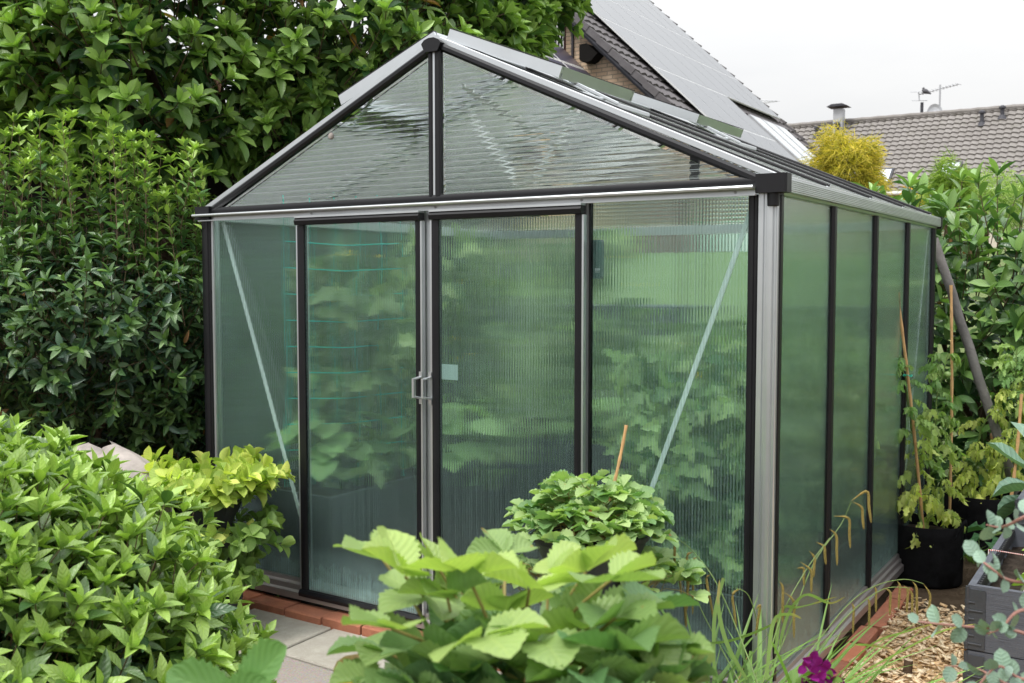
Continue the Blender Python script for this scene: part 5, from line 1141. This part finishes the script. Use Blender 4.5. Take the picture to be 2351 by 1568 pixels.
tomato('wilting tomato plant with yellow lower leaves in the nearest grow bag', (G1[0], G1[1], .18), [at(2118, 1225, 4.85), at(2110, 1120, 4.85), at(2096, 1010, 4.82), at(2083, 900, 4.8), at(2070, 815, 4.78)],
       spray(16, .02, .32, .22, .6, 1., (.5, .9)) + spray(14, .33, .62, .20, .1, .6, (.35, .8)) + spray(14, .62, 1., .16, .0, .25, (.1, .5)), ((2112, 970, 4.8, .013), (2121, 982, 4.8, .014)))
tomato('greener tomato plant on the second cane in the nearest grow bag', (G1[0] + .06, G1[1] + .08, .18), [at(2165, 1215, 4.95), at(2160, 1110, 4.95), at(2150, 1000, 4.95), at(2150, 905, 4.95), at(2178, 810, 4.95)],
       spray(12, .02, .3, .20, .5, .9, (.5, .9)) + spray(14, .3, .65, .20, .15, .5, (.3, .7)) + spray(16, .6, 1., .17, .0, .3, (.1, .5)), ((2150, 890, 4.9, .018), (2175, 860, 4.9, .016)))
tomato('yellowing tomato plant behind the raised bed at the right edge', (G3[0], G3[1], .18), [at(2300, 1200, 5.4), at(2300, 1080, 5.35), at(2315, 980, 5.3), at(2330, 880, 5.3), at(2335, 800, 5.3)],
       spray(20, .05, .45, .24, .6, 1., (.4, .9)) + spray(24, .4, .8, .24, .3, .9, (.3, .8)) + spray(18, .75, 1., .22, .0, .3, (.0, .4)))
tomato('pale tomato shoots between the nearest grow bag and the raised bed', (G2[0], G2[1], .18), [at(2235, 1190, 5.5), at(2240, 1080, 5.5), at(2250, 990, 5.45), at(2280, 930, 5.4)], spray(20, .1, .6, .22, .6, 1., (.4, .9)) + spray(8, .6, 1., .2, .3, .8, (.3, .6)))
G_C = 'bamboo canes of the grow bags'
cane('tall bamboo cane leaning left in the nearest grow bag', at(2121, 1228, 4.86), at(2059, 671, 4.72), .0065, G_C); cane('upright bamboo cane behind the nearest grow bag', at(2180, 1190, 5.05), at(2183, 655, 5.0), .0065, G_C); cane('bamboo cane at the right edge behind the raised bed', at(2318, 1170, 5.2), at(2345, 905, 5.2), .0075, G_C)
m = MB(); c_ = at(2084, 862, 4.76)
m.tube([c_ + (math.cos(a) * .02, math.sin(a) * .014, .004 * math.sin(3 * a)) for a in np.linspace(0, 2 * PI, 14)], .0022, 5, False); tag(m.build('plant_tie', 'teal_string', None, True), 'green tie holding the tomato stem to the leaning cane', 'plant tie')
# leaning grey pole
pl_ = MB(); a_, b_ = at(2300, 1030, 5.42), at(2144, 548, 5.55); a_ = a_ - (b_ - a_) / np.linalg.norm(b_ - a_) * .85; t_ = np.linspace(0, 1, 14)[:, None]; pl_.tube(a_ + (b_ - a_) * t_ + rng.normal(0, .003, (14, 3)), .026, 10); tag(pl_.build('wooden_pole', 'grey_pole', None, True), 'grey weathered pole leaning beside the right rear corner of the greenhouse', 'pole')
# raised bed of hinged collars
BX, BY = .517, .45; rbx, rby = 1.65, 2.05
def collar_bed(label, x0, y0, x1, y1, n, h=.195):
    t = thing('raised_bed', label, 'raised bed', ((x0 + x1) / 2, (y0 + y1) / 2, -.05), 'grey raised beds'); th = .022; hg = MB()
    for k in range(n):
        z0, z1 = -.05 + k * (h + .0), -.05 + k * h + h - .004
        for a, b_ in (((x0, y0), (x1, y0 + th)), ((x0, y1 - th), (x1, y1)), ((x0, y0 + th + .001), (x0 + th, y1 - th - .001)), ((x1 - th, y0 + th + .001), (x1, y1 - th - .001))):
            zz = [z0, (z0 + z1) / 2, z1]
            m = MB(); m.box((a[0], a[1], z0), (b_[0], b_[1], (z0 + z1) / 2 - .001)); m.box((a[0] + .001, a[1] + .001, (z0 + z1) / 2 - .001), (b_[0] - .001, b_[1] - .001, (z0 + z1) / 2)); m.box((a[0], a[1], (z0 + z1) / 2), (b_[0], b_[1], z1)); m.build('board', 'grey_wood', t)
        hm = MB(); hm.box((x0 + .002, y0 - .004, z0 + .004), (x0 + .055, y0 - .0012, z1 - .012)); hm.box((x0 - .004, y0 + .0, z0 + .004), (x0 - .0012, y0 + .05, z1 - .012)); hm.tube([(x0 - .001, y0 - .001, z0 + .002), (x0 - .001, y0 - .001, z1 - .004)], .0065, 8)
        for q in range(6):
            z = z0 + .022 + q * .028; hm.beam((x0 + .004, y0 - .0055, z), (x0 + (.046 if q % 2 == 0 else .022), y0 - .0055, z), .004, .005); hm.beam((x0 - .0055, y0 + .004, z), (x0 - .0055, y0 + .03, z), .004, .005); hm.tube([(x0 - .001, y0 - .001, z - .006), (x0 - .001, y0 - .001, z + .006)], .0085, 8)
        hm.build('hinge', 'anthracite', t, True)
        im = MB()
        for q in np.arange(y0 + .04, y1 - .04, .028): im.box((x0 + th + .002, q, z1 - .05), (x0 + th + .009, q + .016, z1 - .008))
        if k == n - 1: im.build('liner', 'black_rubber', t)
    zt_ = -.05 + n * h; xs = np.linspace(x0 + th + .002, x1 - th - .002, 22); ys = np.linspace(y0 + th + .002, y1 - th - .002, 30); X, Y = np.meshgrid(xs, ys, indexing='ij'); MB().grid(np.stack([X, Y, zt_ - .085 + .012 * np.sin(X * 23) * np.sin(Y * 19) + rng.normal(0, .006, X.shape)], -1)).build('soil', 'soil_dark', t, True)
    return zt_
zt1 = collar_bed('grey painted raised bed with metal corner hinges at the right edge', BX, BY, rbx, 1.43, 2, .222)
zt2 = collar_bed('taller grey raised bed behind the hinged one at the right edge', BX + .03, 1.455, rbx, 2.25, 3, .185)
def kale(label, c, lvs, kind, mat, pal, nm='kale_plant'):
    t = thing(nm, label, 'plant', c); b = Leaves(); pa = []
    for a, el, L, W_, f in lvs:
        d = np.array([math.cos(a) * math.cos(el), math.sin(a) * math.cos(el), math.sin(el)]); p = np.array(c) + d * L * .5; n = np.array([-math.cos(a) * math.sin(el), -math.sin(a) * math.sin(el), math.cos(el)]); pa.append(np.linspace(c, p, 4)); b.add(p, d - UP * .15, n + rng.normal(0, .15, 3), L, W_, np.array(pal[0]) * (1 - f) + np.array(pal[1]) * f)
    stems('leaf_stalks', np.array(pa), taper(len(pa), 4, .006, .004), 'stem_green', t, 6); b.build('foliage', kind, mat, t)
kale('blue-green kale with crinkled leaves behind the taller raised bed', (.66, 2.12, .42), [(PI * .95, .55, .26, .13, .4), (PI * .8, .9, .28, .14, .6), (PI * 1.1, .1, .2, .12, .2), (PI * 1.0, -.4, .22, .14, .3), (.3, .6, .26, .12, .5), (1.4, .8, .26, .12, .4), (-1.2, .7, .25, .13, .5)], 'obov', 'leaf_kale', ((.13, .24, .18), (.22, .34, .27)))
kale('dark kale leaf drooping outside the raised bed above the soil', (.42, 2.10, .20), [(PI * 1.2, -.2, .18, .12, .1), (PI * .9, .0, .16, .10, .1), (-1.5, -.15, .17, .11, .15)], 'lobe', 'leaf_kale', ((.04, .12, .05), (.10, .20, .08)))
kale('large smooth chard leaves in the taller raised bed', (.98, 1.60, .48), [(PI * 1.0, .15, .24, .13, .6), (PI * .85, .5, .24, .12, .5), (PI * 1.25, .3, .24, .13, .7), (-1.2, .5, .24, .13, .6), (.5, .7, .2, .12, .5)], 'ell', 'leaf_soft', ((.12, .24, .05), (.28, .42, .10)), 'chard_plant')
kale('large smooth chard leaves in the hinged raised bed', (.92, .86, .34), [(PI * 1.0, .05, .22, .12, .7), (PI * .8, .6, .22, .12, .5), (PI * 1.2, .55, .24, .12, .6), (-1.3, .4, .20, .12, .6), (.5, .7, .2, .12, .5), (1.5, .7, .2, .12, .5)], 'ell', 'leaf_soft', ((.12, .24, .05), (.28, .42, .10)), 'chard_plant')
for (x, y), lab in (((.66, .70), 'white plant label nearest the hinged corner of the raised bed'), ((.70, .98), 'white plant label deeper in the hinged raised bed')):
    MBl = MB().beam((x, y, zt1 - .10), (x + .012, y + .01, zt1 + .02), .014, .0015, (0, 1, 0)); tag(MBl.build('plant_label', 'white_plastic'), lab, 'plant label', 'plant labels in the raised bed')
m = MB(); m.tube([(BX - .003, .93, zt1 + .003), (BX + .01, .93, zt1 + .006), (BX + .35, .86, zt1 + .012), (rbx, .80, zt1 + .01)], .0022, 6)
m.tube([(BX - .003, .93, zt1 - .02), (BX - .003, .935, zt1 + .004), (BX + .02, .925, zt1 + .006), (BX + .005, .93, zt1 + .003)], .003, 6); tag(m.build('twine', 'twine_striped', None, True), 'red and white twine stretched across the hinged raised bed', 'twine')
# eucalyptus sprigs reaching in from the right
eu = thing('eucalyptus', 'blurred eucalyptus twigs with round blue-green leaves at the lower right corner', 'shrub', (1.45, -1.35, -.05)); b = Leaves(); E0 = np.array((1.30, -1.40, .55)); k_ = 0
MB().tube([(1.45, -1.35, -.05), (1.40, -1.36, .3), E0, (1.22, -1.42, .95), (1.2, -1.45, 1.2)], [.016, .013, .010, .007, .004], 8).build('trunk', 'stem_red', eu, True)
for c in ([(2460, 1500, 0), (2340, 1450, .0), (2240, 1440, .05), (2150, 1432, .1), (2090, 1425, .12)], [(2460, 1330, 0), (2330, 1335, 0), (2270, 1300, 0), (2235, 1270, .05)], [(2460, 1640, 0), (2330, 1580, 0), (2240, 1535, .05), (2170, 1530, .1)], [(2460, 1560, 0), (2350, 1560, 0), (2290, 1530, 0), (2235, 1590, .0)], [(2420, 1150, .0), (2345, 1190, .0), (2300, 1210, .05), (2265, 1205, .05)], [(2460, 1420, 0), (2350, 1400, 0), (2300, 1440, 0), (2265, 1455, .0)]):
    q = curve(c, 1.4, 20); MB().tube(q, np.linspace(.003, .0012, 20), 6).build('twig', 'stem_red', eu, True); MB().tube(np.concatenate([arc(E0 + (0, 0, .1 * k_), q[0] - (q[2] - q[0]) * .5, .03, 8), q[:2]]), .003, 6).build('twig', 'stem_red', eu, True); k_ += 1
    for i in range(5, 20, 3):
        for s_ in (-1, 1): 
            L = .023 * rng.uniform(.7, 1.25); b.add(q[i], nrm(q[i] - q[i - 1]) * .3 + rng.normal(0, .5, 3) + UP * s_ * .7, -FW + rng.normal(0, .6, 3), L, L * .85, np.array((.20, .30, .25)) * rng.uniform(.8, 1.25))
b.build('foliage', 'round', 'leaf_blue', eu)

# ------------------------------------------------------------------ ground details
BR = thing('brick_edging', 'row of red bricks laid flat along the greenhouse front', 'edging', (-1.35, -.06, -.05)); BS = thing('brick_edging', 'row of red bricks laid flat along the right greenhouse wall', 'edging', (.06, .9, -.05))
x = -2.72
while x < -.02:
    w = .205; j = rng.uniform(-.006, .006); dz = rng.uniform(-.004, .004); c = .006; y0, y1, zt_ = -.128 + j, -.022 + j, .004 + dz
    MB().prism([(y0, -.06), (y0, zt_ - c), (y0 + c, zt_), (y1 - c, zt_), (y1, zt_ - c), (y1, -.06)], 'x', x, x + w).build('brick', 'edging_brick', BR); x += w + .010
y = -.03
while y < 1.5:
    w = .205; j = rng.uniform(-.012, .006); dz = rng.uniform(-.006, .004); c = .007; x0, x1, zt_ = .034 + j, .108 + j, -.012 + dz
    MB().prism([(x0, -.06), (x1, -.06), (x1, zt_ - c), (x1 - c, zt_), (x0 + c, zt_), (x0, zt_ - c)], 'y', y, y + w).build('brick', 'edging_brick', BS); y += w + rng.uniform(.006, .02)
def slab(name, label, P, zt_, mat):
    P = np.array(P, float); c = P.mean(0); I = c + (P - c) * .985; n = len(P); V = [(p[0], p[1], zt_ - .05) for p in P] + [(p[0], p[1], zt_ - .005) for p in P] + [(p[0], p[1], zt_) for p in I]
    F = [tuple(range(n))[::-1], tuple(range(2 * n, 3 * n))] + [(k * n + i, k * n + (i + 1) % n, (k + 1) * n + (i + 1) % n, (k + 1) * n + i) for k in range(2) for i in range(n)]
    return tag(MB().add(V, F).build(name, mat), kind='structure')
def gp(x, y): return ground_at(x, y, -.03)[:2]
u_ = gp(807, 1420) - gp(637, 1376); u_ /= np.linalg.norm(u_); A0 = gp(637, 1376); B0 = gp(807, 1420); w0 = B0 - A0; v_ = gp(640, 1493) - B0
v_ = v_ / np.linalg.norm(v_); Lw = np.linalg.norm(w0) + .0; side_ = .44
vv = v_ * side_
slab('paving_slab', '', [A0 + vv, B0 + vv, B0, A0], -.03, 'paving')
g_ = u_ * .012
slab('paving_slab', '', [B0 + g_ + vv, B0 + g_ + vv + w0, B0 + g_ + w0, B0 + g_], -.032, 'paving')
slab('paving_slab', '', [B0 + 2 * g_ + vv + w0, B0 + 2 * g_ + vv + 2 * w0, B0 + 2 * g_ + 2 * w0, B0 + 2 * g_ + w0], -.031, 'paving')
for i in range(-1, 4):
    for k in range(3):
        o = A0 + vv * 1.02 + w0 * i * 1.01 + vv * k * 1.01; slab('paving_slab', '', [o + vv, o + vv + w0, o + w0, o], -.036 - .001 * ((i + k) % 3), 'aggregate')
# wood chips: one loose layer
n = 13000; P = np.stack([rng.uniform(.09, 1.6, n), rng.uniform(-1.6, 1.62, n), rng.uniform(-.038, -.008, n)], 1)
P[:, 1] -= np.where(P[:, 1] > 1.3, rng.uniform(0, .25, n), 0); keep = (P[:, 0] > .11 + .02 * np.sin(P[:, 1] * 9)); P = P[keep]; n = len(P)
L, W_, H_ = rng.uniform(.010, .046, n), rng.uniform(.007, .021, n), rng.uniform(.0015, .004, n); a = rng.uniform(0, 2 * PI, n); el = rng.normal(0, .28, n)
D = np.stack([np.cos(a) * np.cos(el), np.sin(a) * np.cos(el), np.sin(el)], 1); Nn = nrm(UP + rng.normal(0, .3, (n, 3))); Xx = nrm(np.cross(D, Nn)); Zz = np.cross(Xx, D)
cs = np.array([(i, j, k) for k in (-1, 1) for j in (-1, 1) for i in (-1, 1)]) * .5; tp_ = rng.uniform(.5, 1, n)
V = P[:, None] + Xx[:, None] * (cs[None, :, :1] * W_[:, None, None] * np.where(cs[None, :, 1:2] > 0, tp_[:, None, None], 1)) + D[:, None] * (cs[None, :, 1:2] * L[:, None, None]) + Zz[:, None] * (cs[None, :, 2:] * H_[:, None, None])
q = np.array([(0, 2, 3, 1), (4, 5, 7, 6), (0, 1, 5, 4), (2, 6, 7, 3), (0, 4, 6, 2), (1, 3, 7, 5)]); Q = (q[None] + (np.arange(n) * 8)[:, None, None]).reshape(-1, 4)
f = rng.random((n, 1)); C = np.array((.68, .45, .24)) * (1 - f) + np.array((.93, .78, .56)) * f
tag(quads_mesh('wood_chips', V.reshape(-1, 3), Q, 'chips', None, np.repeat(C * rng.uniform(.8, 1.15, (n, 1)), 8, 0), None, False), kind='stuff')
tag(MB().box((.110, -1.7, -.06), (2.3, 1.42, -.036)).build('mulch_bed', 'mulch'), kind='structure')
# cut stump post, weeds, dead leaf, grass tuft, small stones
sp_ = ground_at(2082, 1562); m = MB(); m.tube([sp_ - (0, 0, .03), sp_ + (.002, 0, .04), sp_ + (.004, .004, .075)], [.017, .016, .0155], 12); s_ = thing('cut_stake', 'short cut branch stake standing in the wood chips', 'stake', sp_); m.build('stake', 'bark', s_, True); MB().tube([sp_ + (.004, .004, .0755), sp_ + (.0041, .0041, .0765)], .015, 12).build('cut_end', 'cut_wood', s_)
def weed(label, p, n, L, col, group):
    b = Leaves(); p = np.array(p)
    for k in range(n):
        a = rng.uniform(0, 2 * PI); d = np.array([math.cos(a), math.sin(a), rng.uniform(.2, 1.4)]); b.add(p + rng.normal(0, .006, 3) * (1, 1, 0) + UP * .01 + d * .004, d, UP + rng.normal(0, .3, 3), L * rng.uniform(.6, 1.2), L * .5, np.array(col) * rng.uniform(.8, 1.3))
    tag(b.build('weed', 'ell', 'leaf_soft', None), label, 'weed', group)
weed('little dark weed on the soil beside the left bricks', ground_at(596, 1366, -.045), 14, .04, (.06, .13, .06), 'weeds by the bricks'); weed('tiny pale weed at the corner of the paving slab', ground_at(632, 1380, -.045), 8, .025, (.12, .22, .06), 'weeds by the bricks')
for (x, y, nb, hh, lab) in ((2235, 1290, 70, .16, 'tuft of grass on the soil beside the hinged raised bed'), (2175, 1300, 10, .06, 'few grass blades on the soil before the nearest grow bag')):
    b = Leaves(); p = ground_at(x, y)
    for k in range(nb):
        a = rng.uniform(0, 2 * PI); b.add(p + rng.normal(0, .03, 3) * (1, 1, 0), np.array([math.cos(a) * .6, math.sin(a) * .6, 1]), np.array([-math.cos(a), -math.sin(a), .5]), hh * rng.uniform(.5, 1.2), .004, np.array((.14, .26, .06)) * rng.uniform(.8, 1.3))
    tag(b.build('grass_tuft', 'strip', 'leaf_grass', None), lab, 'grass')
b = Leaves(); b.add(at(765, 1575, 1.35), RT * .5 + UP * .6, -FW + UP * .4 + RT * .3, .055, .04, (.42, .30, .20)); b.add(at(745, 1590, 1.33), RT * .8 + UP * .15, -FW + UP * .8, .05, .035, (.60, .30, .03)); tag(b.build('dry_leaf', 'obov', 'leaf_soft', None), 'curled dry brown and orange strawberry leaf low in the foreground', 'leaf')
# sack behind the viburnum
c = at(240, 1100, 4.2); u = np.linspace(0, 2 * PI, 28, endpoint=False); G = []
for t in np.concatenate([np.linspace(0, .75, 9), np.linspace(.8, 1, 10)]):
    w = .86 + .14 * math.sin(PI * t); rr = .36 * w * (1 if t < .72 else max(.04, (1 - ((t - .72) / .28) ** 2.6)) ** .5)
    G.append([(c[0] + math.cos(a) * rr * 1.0 + .012 * math.sin(5 * a + 9 * t), c[1] + math.sin(a) * rr * .55 + .01 * math.sin(4 * a + 7 * t), -.05 + t * .77 + .012 * math.sin(3 * a + 2 * t)) for a in np.append(u, u[0])])
sk = thing('compost_sack', 'pale plastic sack standing behind the foreground bush below the privet', 'sack', (c[0], c[1], -.05)); MB().grid(np.array(G)[::-1]).build('sack', 'sack_white', sk, True)
# ------------------------------------------------------------------ sky, sun, camera
w = bpy.data.worlds.new('World'); sc.world = w; w.use_nodes = True; t = NT(w)
SUN_EL, SUN_AZ = math.radians(58), math.radians(200)      # azimuth clockwise from +Y
sky = t.n('ShaderNodeTexSky', sky_type='NISHITA', sun_disc=False, sun_elevation=SUN_EL, sun_rotation=SUN_AZ, air_density=1., dust_density=4.)
tc = t.n('ShaderNodeTexCoord').outputs['Generated']; sp = t.n('ShaderNodeSeparateXYZ'); t.l(tc, sp.inputs[0])
mp = t.n('ShaderNodeMapping'); t.l(tc, mp.inputs[0]); mp.inputs['Scale'].default_value = (1, 1, 3.2)
cl = t.noise(1.5, 6, .55, mp.outputs[0])
cloud = t.mixc(t.ramp(cl, [(.35, 0.), (.68, 1.)]), (.865, .88, .90), (1.02, 1.02, 1.015))
el = t.math('MAXIMUM', sp.outputs[2], 0.); lum = t.math('MULTIPLY_ADD', t.math('POWER', el, 1.5), SKY_ZEN - SKY_HOR, SKY_HOR)
b1 = t.n('ShaderNodeBackground'); t.l(sky.outputs[0], b1.inputs[0]); b1.inputs[1].default_value = .05
b2 = t.n('ShaderNodeBackground'); t.l(cloud, b2.inputs[0]); t.l(lum, b2.inputs[1])
ms = t.n('ShaderNodeMixShader'); ms.inputs[0].default_value = .93; t.l(b1.outputs[0], ms.inputs[1]); t.l(b2.outputs[0], ms.inputs[2])
o = t.n('ShaderNodeOutputWorld'); t.l(ms.outputs[0], o.inputs[0])
sl = bpy.data.lights.new('sun', 'SUN'); sl.energy = SUN_E; sl.angle = math.radians(14); sl.color = (1, .97, .92)
so = bpy.data.objects.new('sun', sl); COL.objects.link(so); so.location = (0, 0, 20)
from mathutils import Vector
sd_ = Vector((math.sin(SUN_AZ) * math.cos(SUN_EL), math.cos(SUN_AZ) * math.cos(SUN_EL), math.sin(SUN_EL)))
so.rotation_euler = sd_.to_track_quat('Z', 'Y').to_euler()
cd = bpy.data.cameras.new('camera'); co_ = bpy.data.objects.new('camera', cd); COL.objects.link(co_); sc.camera = co_
cd.sensor_width = 36; cd.lens = 36 * FPX / 2351; cd.clip_start = .05; cd.clip_end = 1500
co_.location = CAM; co_.rotation_euler = (PI / 2 + PIT, 0, YAW)
cd.dof.use_dof = True; cd.dof.focus_distance = 3.95; cd.dof.aperture_fstop = 8.
vs_ = sc.view_settings; vs_.view_transform = 'Standard'; vs_.look = 'None'; vs_.exposure = EXPO; vs_.gamma = 1.; vs_.use_curve_mapping = False
cy = sc.cycles; cy.max_bounces = 20; cy.diffuse_bounces = 3; cy.glossy_bounces = 4; cy.transmission_bounces = 16; cy.transparent_max_bounces = 20
cy.use_denoising = True; cy.sample_clamp_indirect = 6.; cy.blur_glossy = .6; cy.caustics_reflective = False; cy.caustics_refractive = True
cy.use_adaptive_sampling = True; cy.adaptive_threshold = .015
